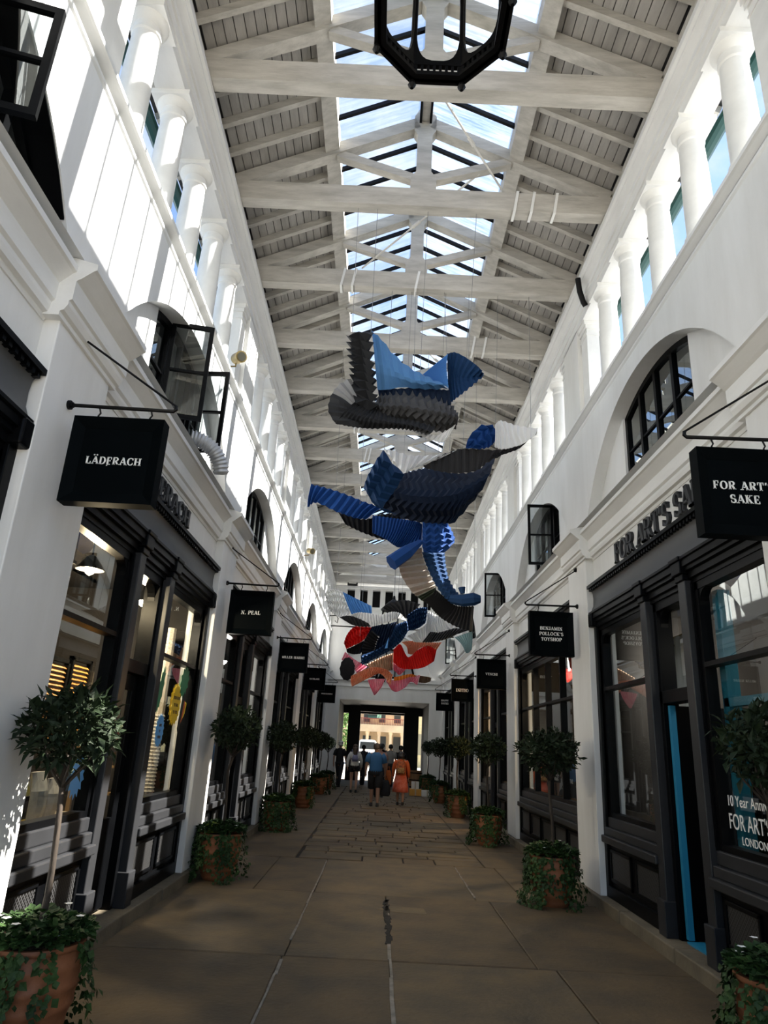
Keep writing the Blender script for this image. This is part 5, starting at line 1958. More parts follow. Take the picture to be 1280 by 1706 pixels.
    for sd, sg in (('l', -1), ('r', 1)):
        s_, e_, w_ = V(J['sh' + sd][0]), V(J['el' + sd][0]), V(J['wr' + sd][0])
        if sleeves == 'short':
            b.tube([s_ - V((sg * .04, 0, 0)), s_.lerp(e_, .3), s_.lerp(e_, .85)], [.078 * w, .076 * w, .072 * w], 12)
        else:
            b.tube([s_ - V((sg * .04, 0, 0)), s_.lerp(e_, .4), e_, e_.lerp(w_, .5), w_], [.078 * w, .070 * w, .062 * w, .055, .05], 12)
    mb('shirt' if style != 'dress' else 'bodice', b, top)
    # lower garment
    b = MB()
    if style in ('skirt', 'dress'):
        zb = .56 if style == 'skirt' else .42
        rings = [((0, 0, 1.0), .158 * w, .122 * w), ((0, 0, .92), .178 * w, .145 * w), ((0, .005, .75), .21 * w, .19 * w), ((0, .01, (zb + .75) / 2), .235 * w, .225 * w), ((0, .01, zb), .255 * w, .25 * w)]
        loft(b, rings, 22)
    else:
        loft(b, [((0, 0, .84), .172 * w, .135 * w), ((0, 0, .92), .178 * w, .137 * w), ((0, 0, 1.02), .160 * w, .122 * w)], 18)
        for sd in 'lr':
            hp, kn, an = V(J['hip' + sd][0]), V(J['knee' + sd][0]), V(J['ankle' + sd][0])
            if style == 'minis':
                b.tube([hp + V((0, 0, .05)), hp.lerp(kn, .35)], [.098 * w, .10 * w], 14)
            elif style == 'shorts':
                b.tube([hp + V((0, 0, .05)), hp.lerp(kn, .5), hp.lerp(kn, .98)], [.098 * w, .097 * w, .095 * w], 14)
            else:
                b.tube([hp + V((0, 0, .05)), hp.lerp(kn, .5), kn, kn.lerp(an, .5), an + V((0, 0, -.03))], [.1 * w, .095 * w, .08, .075, .07], 14)
    mb({'shorts': 'shorts', 'minis': 'shorts', 'skirt': 'skirt', 'dress': 'skirt'}.get(style, 'trousers'), b, bottom)
    for sd in 'lr':
        an, to = V(J['ankle' + sd][0]), V(J['toe' + sd][0])
        b = MB()
        n = 12
        rings = []
        for zz, rx, ry in ((max(an.z - .085, .0), .047, .135), (max(an.z - .06, .02), .05, .138), (max(an.z - .03, .045), .045, .10), (an.z + .01, .042, .058)):
            cy = an.y + (.045 if ry > .09 else .01)
            rings.append(((an.x, cy, zz), rx, ry))
        loft(b, rings, n)
        mb('shoe', b, mat('shoe_%0.2f_%0.2f' % (shoe[0], shoe[2]), shoe, .5))
    sc = h / 1.735
    M_ = Matrix.Translation((x, y, .006)) @ Matrix.Rotation(rot, 4, 'Z') @ Matrix.Scale(sc, 4)
    for nm, me_, m_, _ in parts:
        me_.transform(M_)
        o = link(nm, me_, m_, root, smooth='all')
    root['at'] = [x, y, sc]
    return root, M_


def backpack(M_, label, m, m2, w=.28, h=.36, z=1.02, d=.13):
    root = thing('backpack', label, 'backpack', tuple(M_ @ V((0, -.2, z))))
    b = MB()
    loft(b, [((0, -.135 - d / 2, z), w * .42, d * .45), ((0, -.135 - d / 2, z + .03), w * .5, d * .55), ((0, -.135 - d / 2, z + h * .6), w * .5, d * .55), ((0, -.13 - d / 2, z + h * .9), w * .42, d * .45), ((0, -.12 - d / 2, z + h), w * .2, d * .25)], 16)
    b.v = [tuple(M_ @ V(v_)) for v_ in b.v]
    b.build('bag_body', m, root, smooth='all')
    b = MB()
    loft(b, [((0, -.145 - d, z + .03), w * .32, .02), ((0, -.15 - d, z + .06), w * .36, .03), ((0, -.15 - d, z + h * .42), w * .36, .03), ((0, -.145 - d, z + h * .48), w * .3, .015)], 12)
    b.v = [tuple(M_ @ V(v_)) for v_ in b.v]
    b.build('front_pocket', m2, root, smooth='all')
    for sg in (-1, 1):
        b = MB()
        b.tube([M_ @ V(p) for p in ((sg * .09, -.135, z + .05), (sg * .15, -.06, z + .12), (sg * .145, .09, z + .25), (sg * .12, .06, z + .44), (sg * .09, -.09, z + h + .06), (sg * .07, -.14, z + h - .02))], .012, 6)
        b.build('strap', m2, root)
    return root


def hand_bag(P, label, m, w, h, d, cat='bag', name='carrier_bag'):
    """soft bag hanging from the hand at P"""
    root = thing(name, label, cat, (P.x, P.y, P.z - h - .12))
    b = MB()
    zt = P.z - .12
    loft(b, [((P.x, P.y, zt - h), w * .40, d * .38), ((P.x, P.y, zt - h * .9), w * .5, d * .5), ((P.x, P.y, zt - h * .5), w * .52, d * .5), ((P.x, P.y, zt - h * .15), w * .4, d * .36), ((P.x, P.y, zt), w * .28, d * .14)], 14)
    b.build('bag_body', m, root, smooth='all')
    b = MB()
    b.tube([(P.x - w * .2, P.y, zt - .01), (P.x - w * .1, P.y, zt + .09), (P.x, P.y, zt + .115), (P.x + w * .1, P.y, zt + .09), (P.x + w * .2, P.y, zt - .01)], .008, 6)
    b.build('bag_handle', m, root)
    return root


CL = lambda n, c, **k: mat('cloth_' + n, c, .8, bump=.2, bscale=60, **k)
HB = mat('brown_hair', (.05, .025, .012), .5)
HK = mat('black_hair', (.012, .010, .010), .45)
HG = mat('greying_hair', (.10, .07, .05), .6)
# man in blue
_, Mm = person('man in a blue polo shirt and black shorts walking with a black bag', .02, 20.9, 1.70, 0, CL('blue', (.045, .16, .34)), CL('black', (.012, .012, .014)), 'shorts', HG, 'crop', stride=.14, build=1.18, skin=SKIN2)
hand_bag(Mm @ V((.30, .15, .84)), 'black bulging carrier bag in the hand of the man in blue', CL('black', (.012, .012, .014)), .30, .42, .2)
_, Mw = person('woman in an orange dress carrying a patterned backpack', .78, 21.8, 1.50, -.08, CL('orange', (.55, .10, .02)), CL('orange_red', (.58, .085, .03), var=.6, scale=7, dark=(.70, .22, .16)), 'dress', HK, 'bob', stride=.07, sleeves='long', skin=SKIN2, build=1.12)
backpack(Mw, 'orange and brown patterned backpack on the woman in the orange dress', CL('pattern', (.55, .13, .03), var=.8, scale=22, dark=(.08, .04, .03)), CL('pattern2', (.16, .07, .03), var=.7, scale=30, dark=(.6, .35, .12)), w=.34, h=.42, z=1.0)
_, Mg = person('young woman in a white cardigan and black shorts', -.74, 26.2, 1.64, .05, CL('white', (.72, .70, .66)), CL('black', (.012, .012, .014)), 'minis', HB, 'long', stride=.08, sleeves='long', arms=(.2, .1))
backpack(Mg, 'small lilac backpack on the young woman in white', CL('lilac', (.22, .22, .34)), CL('lilac2', (.14, .14, .24)), w=.22, h=.24, z=1.1, d=.08)
_, Mp = person('man in a pale pink shirt ahead of the man in blue', .16, 24.6, 1.70, .1, CL('pink', (.42, .22, .17)), CL('dark', (.02, .02, .024)), 'trousers', HK, 'crop', build=1.05)
hand_bag(Mp @ V((.32, .1, 1.0)), 'orange carrier bag in the hand of the man in pink', CL('orange_bag', (.55, .12, .02)), .22, .46, .14)
pn = 0
for px, Yq, hh, tcol, lab, hair in ((668, 31.4, 1.66, (.02, .02, .025), 'person in dark clothes and a hat standing in the passage beside the far opening', 'cap'),
                                    (651, 30.6, 1.70, (.25, .25, .25), 'person in a grey shirt in the passage before the woman in orange', 'crop'),
                                    (606, 31.2, 1.62, (.018, .02, .028), 'person in dark clothes in the passage beside the young woman in white', 'crop'),
                                    (637, 32.4, 1.72, (.012, .012, .014), 'tall person in black at the far end of the passage', 'crop'),
                                    (567, 29.0, 1.72, (.012, .012, .014), 'person in black with a pale cap leaning by the passage entrance', 'cap')):
    xq = at_y(px, 1255, Yq).x
    person(lab, xq, Yq, hh, RND.uniform(-.6, .6), CL('t%d' % pn, tcol), CL('dark', (.02, .02, .024)), 'trousers', HK if px != 567 else CL('pale_cap', (.6, .6, .6)), hair)
    pn += 1
# carton boxes and crate by the passage
bxm = mat('white_carton', (.72, .70, .66), .7)
for (px, py, Yq, w, h, d, m_, nm, lab) in ((692, 1317, 26.4, .42, .22, .35, mat('yellow_crate', (.60, .30, .05), .6), 'carton_box', 'yellow carton box on the floor by the passage'),
                                           (712, 1317, 26.2, .40, .20, .3, bxm, 'carton_box', 'white carton box beside the yellow one by the passage'),
                                           (692, 1304, 26.42, .26, .24, .25, bxm, 'carton_box', 'small white carton standing on the yellow box')):
    p = at_y(px, py, Yq)
    z0 = 0.008 if nm and 'standing' not in lab else .23
    root = thing(nm, lab, 'box', (p.x, Yq, z0))
    b = MB()
    b.box(p.x - w / 2, p.x + w / 2, Yq - d / 2, Yq + d / 2, z0, z0 + h)
    b.build('carton', m_, root, bevel=.006)
    b = MB()
    b.box(p.x - .025, p.x + .025, Yq - d / 2 - .002, Yq + d / 2 + .002, z0 + .01, z0 + h + .003)
    b.build('tape', mat('tape', (.45, .38, .28), .4), root)
p = at_y(690, 1300, 30.4)
b = MB()
b.lathe([(.2, 0), (.26, .2), (.27, .4), (.26, .6), (.24, .75), (.2, .75), (.19, .7), (.02, .7)], (p.x, 29.4, .005), 20)
root = thing('oak_barrel', 'round wooden barrel beside the passage opening', 'barrel', (p.x, 29.4, .005))
b.build('staves', mat('barrel_wood', (.22, .11, .045), .6, var=.4, scale=12, stretch=(1, 1, .1)), root, smooth=True)
for zz, rr in ((.12, .248), (.38, .275), (.64, .262)):
    b = MB()
    b.lathe([(rr, zz), (rr + .006, zz + .005), (rr + .006, zz + .035), (rr, zz + .04)], (p.x, 29.4, .005), 20)
    b.build('hoop', BLACKM, root)

# ================================================================== SHOP WINDOW DISPLAYS
WOOD = mat('orange_slat_wood', (.62, .30, .06), .5, var=.3, scale=8)
WOODD = mat('dark_slat_gap', (.06, .03, .012), .7)


def at_x(x, y, X):
    d = ray(x, y)
    return EYE + d * (X / d.x)


XS = XC - HW - .95
for i, (y0, y1, z0, z1) in enumerate(((6.2, 6.64, 1.84, 2.28), (6.7, 7.2, 1.5, 2.32), (7.25, 7.75, 1.5, 2.37), (6.25, 6.62, 1.25, 1.76))):
    root = thing('louvre_panel', ['orange slatted louvre panel behind the pier end of the LÄDERACH window', 'orange slatted louvre panel in the middle of the LÄDERACH window', 'orange slatted louvre panel by the LÄDERACH door', 'lower orange slatted louvre panel behind the bay tree'][i], 'louvre', (XS, (y0 + y1) / 2, z0), group='louvre panels in the chocolate shop')
    b = MB()
    for q in ((y0, y0 + .04, z0, z1), (y1 - .04, y1, z0, z1), (y0, y1, z0, z0 + .04), (y0, y1, z1 - .04, z1)):
        b.box(XS - .03, XS + .02, *q)
    b.build('frame', BLACK, root)
    n = int((z1 - z0 - .08) / .045)
    for j in range(n):
        zz = z0 + .05 + j * .045
        b = MB()
        b.poly([(XS + .01, y0 + .04, zz), (XS - .02, y0 + .04, zz + .03), (XS - .02, y1 - .04, zz + .03), (XS + .01, y1 - .04, zz), (XS + .006, y0 + .04, zz - .006), (XS - .026, y0 + .04, zz + .024), (XS - .026, y1 - .04, zz + .024), (XS + .006, y1 - .04, zz - .006)],
               [(0, 1, 2, 3), (7, 6, 5, 4), (0, 4, 5, 1), (1, 5, 6, 2), (2, 6, 7, 3), (3, 7, 4, 0)])
        b.build('slat', WOOD, root)
# display shelf, stand and bags just inside the glass
Xg = XC - HW - .18
bx_ = bx('display_shelf', mat('pale_shelf', (.30, .25, .18), .6), (Xg - .85, Xg - .13, 4.85, 6.75, .87, .945), None)
tag(bx_, 'pale display shelf along the bottom of the LÄDERACH window', 'shelf')
root = thing('gift_stand', 'yellow and white pointed gift stand with dark bars in the LÄDERACH window', 'display stand', (Xg - .3, 5.5, .95))
b = MB()
prof = [(5.26, .95), (5.74, .95), (5.72, 1.18), (5.62, 1.32), (5.54, 1.42), (5.42, 1.42), (5.32, 1.28), (5.26, 1.16)]
P = [V((Xg - .22, a, c)) for a, c in prof] + [V((Xg - .28, a, c)) for a, c in prof]
n = len(prof)
b.poly(P, [tuple(range(n)), tuple(range(2 * n - 1, n - 1, -1))] + [(i, (i + 1) % n, n + (i + 1) % n, n + i) for i in range(n)])
b.build('panel', mat('yellow_card', (.85, .55, .05), .6, var=.5, scale=5, dark=(.80, .74, .28)), root)
for j in range(4):
    bx('dark_bar', mat('chocolate_bar', (.02, .012, .02), .4), (Xg - .225, Xg - .19, 5.31 + j * .095, 5.385 + j * .095, .99, 1.15), root)
for j in range(2):
    bx('white_card', mat('card_white', (.8, .8, .78), .6), (Xg - .225, Xg - .2, 5.40 + j * .09, 5.47 + j * .09, 1.22, 1.44), root)
for j, (y, w, h, lab) in enumerate(((6.0, .26, .36, 'large clear cellophane gift bag in the LÄDERACH window'), (6.27, .16, .30, 'small white paper gift bag in the LÄDERACH window'))):
    root = thing('gift_bag', lab, 'bag', (Xg - .3, y, .948))
    b = MB()
    x = Xg - .3
    loft(b, [((x, y, .948), .06, w / 2), ((x, y, 1.05), .08, w / 2 * 1.05), ((x, y, .948 + h * .6), .07, w / 2 * 1.1), ((x, y, .948 + h * .85), .035, w / 2), ((x, y, .948 + h), .02, w / 2 * 1.15)], 10)
    b.build('bag_body', mat('gift_bag_%d' % j, (.55, .56, .54) if j == 0 else (.70, .70, .68), .35, var=.3, scale=14), root)
    b = MB()
    b.tube([(x, y - w * .4, .948 + h * .83), (x + .03, y, .948 + h * .81), (x, y + w * .4, .948 + h * .83)], .012, 6)
    b.build('bag_tie', mat('gift_tie', (.08, .06, .05), .6), root)
# stickers on the glass: jagged speech bubbles and leaves
def jag_disc(name, X, y, z, ry, rz_, m, label, n=18, jag=.14, tilt=.0, text=None):
    b = MB()
    pts = []
    for i in range(n * 2):
        a = math.pi * i / n
        k = 1 + (jag if i % 2 else -jag * .3)
        pts.append((ry * k * math.cos(a), rz_ * k * math.sin(a)))
    P = [V((X, y + p_[0] + tilt * p_[1], z + p_[1])) for p_ in pts]
    Q = [p_ + V((.003, 0, 0)) for p_ in P]
    n2 = len(P)
    c0, c1 = V((X, y, z)), V((X + .003, y, z))
    b.poly(P + Q + [c0, c1], [(i, (i + 1) % n2, 2 * n2) for i in range(n2)] + [(n2 + i, 2 * n2 + 1, n2 + (i + 1) % n2) for i in range(n2)] + [(i, n2 + i, n2 + (i + 1) % n2, (i + 1) % n2) for i in range(n2)])
    root = thing(name, label, 'sticker', (X, y, z - rz_))
    b.build('sticker_face', m, root)
    for j, tx in enumerate(text or ()):
        letters(tx, V((X + .0035, y, z + rz_ * .35 - j * rz_ * .38)), V((0, 1, 0)), V((0, 0, 1)), V((1, 0, 0)), rz_ * .17, .002, mat('sticker_print', (.10, .05, .02), .6), root, joined='print')
    return root


XGL = XC - HW - .112
jag_disc('window_sticker', XGL, 8.31, 1.98, .17, .21, mat('yellow_vinyl', (.80, .52, .01), .5), 'yellow jagged sticker with dark print on the LÄDERACH window', text=('FROM BEAN', 'TO BAR', 'TO YOU'))
jag_disc('window_sticker', XGL, 7.83, 1.68, .13, .16, mat('blue_vinyl', (.12, .38, .75), .5), 'blue jagged sticker with dark print by the LÄDERACH door', text=('LOVE', 'IT', 'FRESH'))
jag_disc('window_sticker', XGL, 5.84, 1.31, .12, .15, mat('blue_vinyl', (.12, .38, .75), .5), 'blue jagged sticker beside the trunk of the large bay tree', n=14, jag=.25)
for j, (y, z, ry, rz_, lab) in enumerate(((8.55, 2.26, .15, .17, 'green leaf sticker above the yellow sticker'), (7.66, 2.1, .07, .22, 'narrow green leaf sticker by the LÄDERACH door'))):
    jag_disc('leaf_sticker', XGL, y, z, ry, rz_, mat('green_vinyl', (.03, .20, .09), .5), lab, n=12, jag=.2, tilt=.2)
root = thing('bird_sticker', 'black, orange and yellow bird-shaped sticker beside the yellow sticker', 'sticker', (XGL + .004, 8.6, 1.7))
for nm, col, pts in (('bird_body', (.012, .012, .012), ((8.48, 1.72), (8.53, 1.66), (8.63, 1.85), (8.66, 2.05), (8.60, 2.14), (8.53, 2.05))), ('bird_breast', (.6, .12, .02), ((8.58, 1.78), (8.64, 1.84), (8.69, 2.0), (8.64, 2.04))), ('bird_beak', (.8, .55, .02), ((8.65, 1.84), (8.71, 1.9), (8.74, 2.02), (8.69, 2.03)))):
    b = MB()
    n = len(pts)
    e = {'bird_body': 0, 'bird_breast': .003, 'bird_beak': .003}[nm]
    P = [V((XGL + .004 + e, a, c)) for a, c in pts] + [V((XGL + e + .007, a, c)) for a, c in pts]
    b.poly(P, [tuple(range(n)), tuple(range(2 * n - 1, n - 1, -1))] + [(i, (i + 1) % n, n + (i + 1) % n, n + i) for i in range(n)])
    b.build(nm, mat(nm, col, .5), root)
# glazed white column and shelves beside the chocolate shop door
bx_ = thing('display_column', 'pale fluted display column behind the yellow sticker', 'column', (XC - HW - .42, 8.62, .1))
b = MB()
b.lathe([(.10, .1), (.10, 2.9)], (XC - HW - .42, 8.62, 0), 12)
b.build('shaft', mat('cream_paint', (.62, .56, .46), .6), bx_)
b = MB()
for j in range(22):
    b.lathe([(.10, 1.0 + j * .04), (.115, 1.01 + j * .04), (.10, 1.025 + j * .04)], (XC - HW - .42, 8.62, 0), 12)
b.build('ribs', mat('cream_paint', (.62, .56, .46), .6), bx_, kind='stuff')
root = thing('treat_shelf', 'small shelf rack of brown and red treats by the LÄDERACH door', 'shelf', (XS + .4, 7.5, .1))
for zz in (1.05, 1.3, 1.55):
    bx('shelf_board', mat('shelf_oak', (.35, .22, .1), .6), (XS + .2, XS + .6, 7.3, 7.85, zz, zz + .02), root)
for j in range(10):
    zz = (1.07, 1.32, 1.57)[j % 3]
    y = 7.35 + (j * .17) % .45
    b = MB()
    b.box(XS + .3, XS + .45, y, y + .08, zz, zz + .12)
    o = b.build('treat_box', mat('treat_%d' % (j % 3), ((.25, .06, .03), (.45, .25, .1), (.08, .02, .02))[j % 3], .5))
    tag(o, '%s treat box on the rack by the LÄDERACH door' % ('red-brown', 'tan', 'dark brown')[j % 3], 'box', 'treat boxes on the chocolate shop rack')
for y in (7.3, 7.85):
    bx('upright', mat('shelf_oak', (.35, .22, .1), .6), (XS + .2, XS + .24, y - .02, y + .02, .1, 1.75), root)

# right-hand shop: curtains, wrapped garment, blue frames, lettering on the glass
XR_ = XC + HW + .9
def curtain(X, y0, y1, z0, z1, m, label):
    b = MB()
    n = 48
    for j in range(2):
        for i in range(n + 1):
            y = y0 + (y1 - y0) * i / n
            b.v.append((X + .04 * math.sin(i * 1.1) + .012 * math.sin(i * 2.7), y, z0 if j == 0 else z1))
    for i in range(n):
        b.f.append((i, i + 1, n + 2 + i, n + 1 + i))
    root = thing('curtain', label, 'curtain', (X, (y0 + y1) / 2, z0))
    b.build('drape', m, root, smooth='all', solid=.006, recalc=False)
    b = MB()
    b.tube([(X, y0 - .05, z1 + .01), (X, y1 + .05, z1 + .01)], .015, 8)
    b.build('curtain_rail', BRASS, root)


curtain(XR_, 4.9, 6.2, .2, 3.05, CL('grey_drape', (.16, .17, .18)), "grey pleated curtain behind the lettered FOR ART'S SAKE window")
curtain(XR_ - .1, 7.7, 8.5, .2, 3.05, CL('pale_drape', (.38, .40, .40)), 'pale grey curtain behind the window next to the blue door')
root = thing('garment_bag', "white garment in clear wrap hanging in the FOR ART'S SAKE window", 'garment', (XC + HW + .55, 5.25, 1.75))
b = MB()
gx, gy = XC + HW + .55, 5.28
loft(b, [((gx, gy, 1.62), .10, .22), ((gx, gy, 1.8), .13, .26), ((gx, gy + .02, 2.0), .11, .21), ((gx, gy, 2.2), .09, .17), ((gx, gy, 2.36), .05, .08), ((gx, gy, 2.42), .02, .03)], 14)
b.build('garment_body', mat('wrapped_white', (.55, .54, .50), .3, var=.5, scale=9, bump=.6, bscale=14), root, smooth='all')
b = MB()
b.tube([(gx, gy, 2.4), (gx, gy, 3.48)], .006, 6)
b.build('hanger_wire', WIRE, root)


def glass_text(t, y, z, h, parent, wide=1.0, thin=False):
    cu = bpy.data.curves.new('text', 'FONT')
    cu.body = t
    cu.size = h
    cu.align_x = 'LEFT'
    cu.extrude = .001
    o = bpy.data.objects.new('text', cu)
    COL.objects.link(o)
    dg = bpy.context.evaluated_depsgraph_get()
    me = bpy.data.meshes.new_from_object(o.evaluated_get(dg))
    bpy.data.objects.remove(o, do_unlink=True)
    X = XC + HW + .116
    M_ = Matrix(((0, 0, -1, X), (-wide, 0, 0, y), (0, 1, 0, z), (0, 0, 0, 1)))
    me.transform(M_)
    return link('lettering', me, SIGNW, parent)


fr = FRONTS[(1, 0)]
gt = thing('window_lettering', "white lettering reading 10 Year Anniversary FOR ART'S SAKE LONDON on the glass", 'lettering', (XC + HW + .116, 5.5, 1.05))
glass_text('10 Year Anniversary', 5.98, 1.33, .115, gt, .92)
glass_text("FOR ART'S SAKE", 5.98, 1.16, .165, gt, .80)
glass_text('LONDON', 5.80, 1.06, .085, gt, 1.0)
# lamps inside the shops
def ceiling_lamp(X, y, z, e, col, label):
    root = thing('ceiling_lamp', label, 'lamp', (X, y, z))
    b = MB()
    b.tube([(X, y, z + .12), (X, y, 3.5)], .008, 6)
    b.build('flex', BLACKM, root)
    b = MB()
    b.lathe([(.02, .14), (.05, .12), (.13, .0), (.12, .0), (.04, .10)], (X, y, z), 18)
    b.build('shade', SLATE, root, smooth=True)
    b = MB()
    b.lathe([(.005, -.05), (.035, -.03), (.045, .01), (.03, .05), (.01, .07)], (X, y, z), 12)
    pl = bpy.data.lights.new('shop_lamp', 'POINT')
    pl.energy = e * .6
    pl.color = col
    pl.shadow_soft_size = .05
    po = bpy.data.objects.new('shop_lamp', pl)
    COL.objects.link(po)
    po.location = (X, y, z - .1)
    po.parent = root
    po.matrix_parent_inverse = parent_inv(root)
    b.build('bulb', emit('bulb_%0.2f_%d' % (col[2], e), col, e), root, smooth='all')


for (sgn, y, z, e, c_, lb) in ((1, 8.3, 2.95, 60, (1, .95, .85), 'pendant lamp behind the window next to the blue door'),
                              (1, 5.5, 3.0, 40, (1, .9, .75), "pendant lamp behind the lettered FOR ART'S SAKE window"),
                              (1, 11.6, 2.9, 60, (1, .75, .45), "warm pendant lamp inside BENJAMIN POLLOCK'S TOYSHOP"),
                              (1, 17.6, 2.5, 90, (1, .6, .25), 'warm pendant lamp inside the shop past the VENCHI sign'),
                              (-1, 6.2, 3.05, 70, (1, .8, .5), 'added warm pendant lamp lighting the louvres in the LÄDERACH shop'),  # both LÄDERACH lamps are added close to the glass to light the louvres
                              (-1, 7.7, 3.05, 70, (1, .85, .6), 'added warm pendant lamp by the LÄDERACH display column'),
                              (-1, 12.2, 2.9, 40, (1, .9, .8), 'pendant lamp inside the shop past the N. PEAL sign')):
    ceiling_lamp(XC + sgn * (HW + (.9 if sgn > 0 else .48)), y, z, e, c_, lb)
# toy shop: little hanging toys and a dark banner with white words
root = thing('window_banner', "dark banner with white words low in BENJAMIN POLLOCK'S TOYSHOP window", 'banner', (XC + HW + .19, 11.2, 1.05))
bx('cloth', CL('black', (.012, .012, .014)), (XC + HW + .18, XC + HW + .2, 9.95, 13.7, 1.05, 1.45), root)
for t_, y in (('TOYS', 12.95), ('FOR MAKING', 11.9), ('TIME', 10.9)):
    letters(t_, V((XC + HW + .179, y, 1.28)), V((0, -1, 0)), V((0, 0, 1)), V((-1, 0, 0)), .06, .002, SIGNW, root, joined='words')
for j, (y, z, c_, lb) in enumerate(((11.1, 2.75, (.75, .10, .22), 'pink paper toy hanging in the toy shop window'), (10.5, 3.0, (.7, .2, .05), 'orange paper toy hanging in the toy shop window'), (12.3, 3.0, (.7, .06, .05), 'red paper toy hanging in the toy shop window'))):
    X = XC + HW + .55
    root = thing('hanging_toy', lb, 'toy', (X, y, z))
    b = MB()
    b.lathe([(.01, -.15), (.09, -.08), (.15, .0), (.11, .08), (.02, .12)], (X, y, z), 12)
    b.build('toy_body', mat('toy_%d' % j, c_, .5), root)
    b = MB()
    b.tube([(X, y, z + .1), (X, y, 3.5)], .004, 5)
    b.build('string', WIRE, root)
root = thing('blue_poster', 'blue poster hanging behind the LÄDERACH window by the pier', 'poster', (XS + .5, 5.3, 2.0))
bx('poster_sheet', mat('poster_blue', (.06, .20, .40), .5), (XS + .5, XS + .51, 5.25, 5.75, 2.25, 3.0), root)
bx('poster_rail', BLACKM, (XS + .49, XS + .52, 5.2, 5.8, 3.0, 3.03), root)
for y in (5.22, 5.78):
    b = MB()
    b.tube([(XS + .505, y, 3.03), (XS + .505, y, 3.5)], .004, 5)
    b.build('poster_string', WIRE, root)

# ================================================================== THE SQUARE BEYOND THE PASSAGE
gr = bx('ground', mat('pale_paving', (.42, .39, .34), .85, var=.25, scale=.6), (-60, 60, 35.9, 160, -.2, -.01), None)
tag(gr, kind='structure')
YF = 96.0
CRM = mat('cream_stone', (.68, .52, .34), .8, var=.3, scale=.5)
bd = thing('colonnaded_building', 'cream stone building with a columned ground floor and red balcony across the square', 'building', (0, YF, 0))
b = MB()
b.box(-25, 30, YF + 3, YF + 12, 0, 16)
b.build('wall', CRM, bd)
b = MB()
b.box(-25, 30, YF - .4, YF + 3, 3.3, 4.2)
b.build('entablature', CRM, bd)
for i in range(13):
    x = -9 + i * 1.55
    b = MB()
    b.lathe([(.3, 0), (.3, .2), (.22, .3), (.2, 2.9), (.28, 3.1), (.3, 3.3)], (x, YF, 0), 12)
    b.build('column', CRM, bd, smooth=True)
b = MB()
for i in range(90):
    b.box(-9 + i * .22, -8.95 + i * .22, YF - .35, YF - .3, 4.2, 4.95)
b.box(-9, 11, YF - .37, YF - .28, 4.95, 5.03)
b.build('balcony_railing', mat('red_railing', (.25, .04, .03), .6), bd)
for i in range(9):
    x = -8.2 + i * 2.1
    bx('window', mat('dark_window', (.03, .035, .04), .2), (x, x + .9, YF + 2.9, YF + 3.02, 4.6, 7.2), bd)
    bx('arch_door', mat('dark_window', (.03, .035, .04), .2), (x, x + 1.1, YF + 2.9, YF + 3.02, 0, 2.8), bd)
for (x, w, c_, nm, lb) in ((-.4, 1.8, (.05, .12, .08), 'awning', 'dark green awning on the balcony of the building across the square'), (-.3, 2.2, (.65, .03, .05), 'awning', 'red awning above the balcony of the building across the square')):
    z = 4.95 if c_[0] < .1 else 6.0
    root = bd
    b = MB()
    n = 8
    for i in range(n):
        a0, a1 = math.pi / 2 * i / n, math.pi / 2 * (i + 1) / n
        b.poly([(xx, YF + 3 - 2.6 * math.sin(a), z + .9 * math.cos(a)) for a in (a0, a1) for xx in (x - w / 2, x + w / 2)], [(0, 1, 3, 2)])
    b.build('awning', mat('awn_%0.2f' % c_[0], c_, .7), root, solid=.03)
    b = MB()
    b.tube([(x - w / 2, YF + .4, z), (x - w / 2, YF + 3, z + .4)], .03, 6)
    b.tube([(x + w / 2, YF + .4, z), (x + w / 2, YF + 3, z + .4)], .03, 6)
    b.build('awning_arm', BLACKM, root)
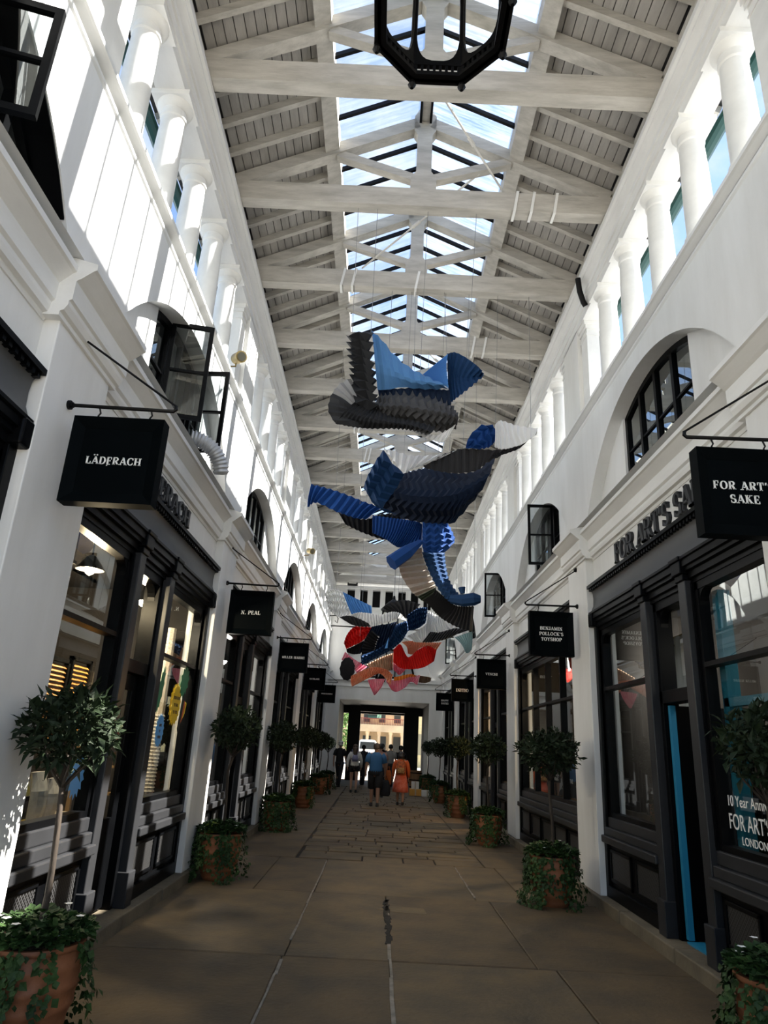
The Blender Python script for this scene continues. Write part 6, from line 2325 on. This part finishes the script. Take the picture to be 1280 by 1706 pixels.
# side building glimpsed to the right
sb = thing('side_building', 'sunlit yellow stone building glimpsed through the right opening of the passage', 'building', (9, 62, 0))
b = MB()
b.box(3.1, 16, 62, 70, 0, 12)
b.build('wall', mat('yellow_stone', (.75, .62, .34), .8, var=.2), sb)
for z in (1.0, 4.2):
    for x in (3.4, 4.6, 5.8):
        bx('window', mat('pale_window', (.30, .27, .18), .3), (x, x + .55, 61.95, 62.02, z, z + 1.7), sb)
# tree to the left of the opening
R2 = random.Random(77)
tr = thing('street_tree', 'bright green leafy tree glimpsed through the left opening of the passage', 'tree', (-3.2, 47, 0))
b = MB()
b.tube([(-3.2, 47, -.02), (-3.15, 47, 1.8), (-3.0, 47, 3.5)], [.2, .16, .1], 10)
b.build('trunk', BARK, tr)
b = MB()
for _ in range(5000):
    q = rnd_dir(R2)
    rr = 2.4 * R2.random() ** .4
    p = V((-3.2 + q.x * rr * .8, 47 + q.y * rr * .8, 3.4 + q.z * rr * 1.1))
    l = R2.uniform(.14, .26)
    b.poly(leaf_verts(p, (q + rnd_dir(R2)).normalized(), (q + rnd_dir(R2) * .5).normalized(), l, l * .6), LF)
o = b.build('foliage', mat('bright_leaf', (.09, .20, .03), .6, var=.5, scale=2), tr, kind='stuff')
# parked white van
vx = at_y(612, 1250, 74).x
van = thing('parked_van', 'white van parked in the sunny square beyond the passage', 'van', (vx, 74, 0))
b = MB()
pr = [(-1.0, .35), (1.0, .35), (1.0, 1.15), (.88, 1.95), (.7, 2.1), (-.7, 2.1), (-.88, 1.95), (-1.0, 1.15)]
b.prism(pr, 74, 78)
b.build('body', mat('van_white', (.75, .76, .78), .3), van, bevel=.06)
b = MB()
b.poly([(vx - .8 - vx, 73.98, 1.2), (.8, 73.98, 1.2), (.72, 73.98, 1.88), (-.72, 73.98, 1.88)], [(0, 1, 2, 3)])
b.build('rear_window', mat('dark_window', (.03, .035, .04), .2), van, solid=.02)
for xx in (-.85, .85):
    for yy in (74.7, 77.2):
        b = MB()
        b.tube([(xx - .12, yy, .33), (xx + .12, yy, .33)], .34, 16)
        b.build('wheel', BLACKM, van)
for o in van.children:
    o.data.transform(Matrix.Translation((vx, 0, 0)))
for c in list(SC.objects):
    if 'at' in c.keys():
        del c['at']
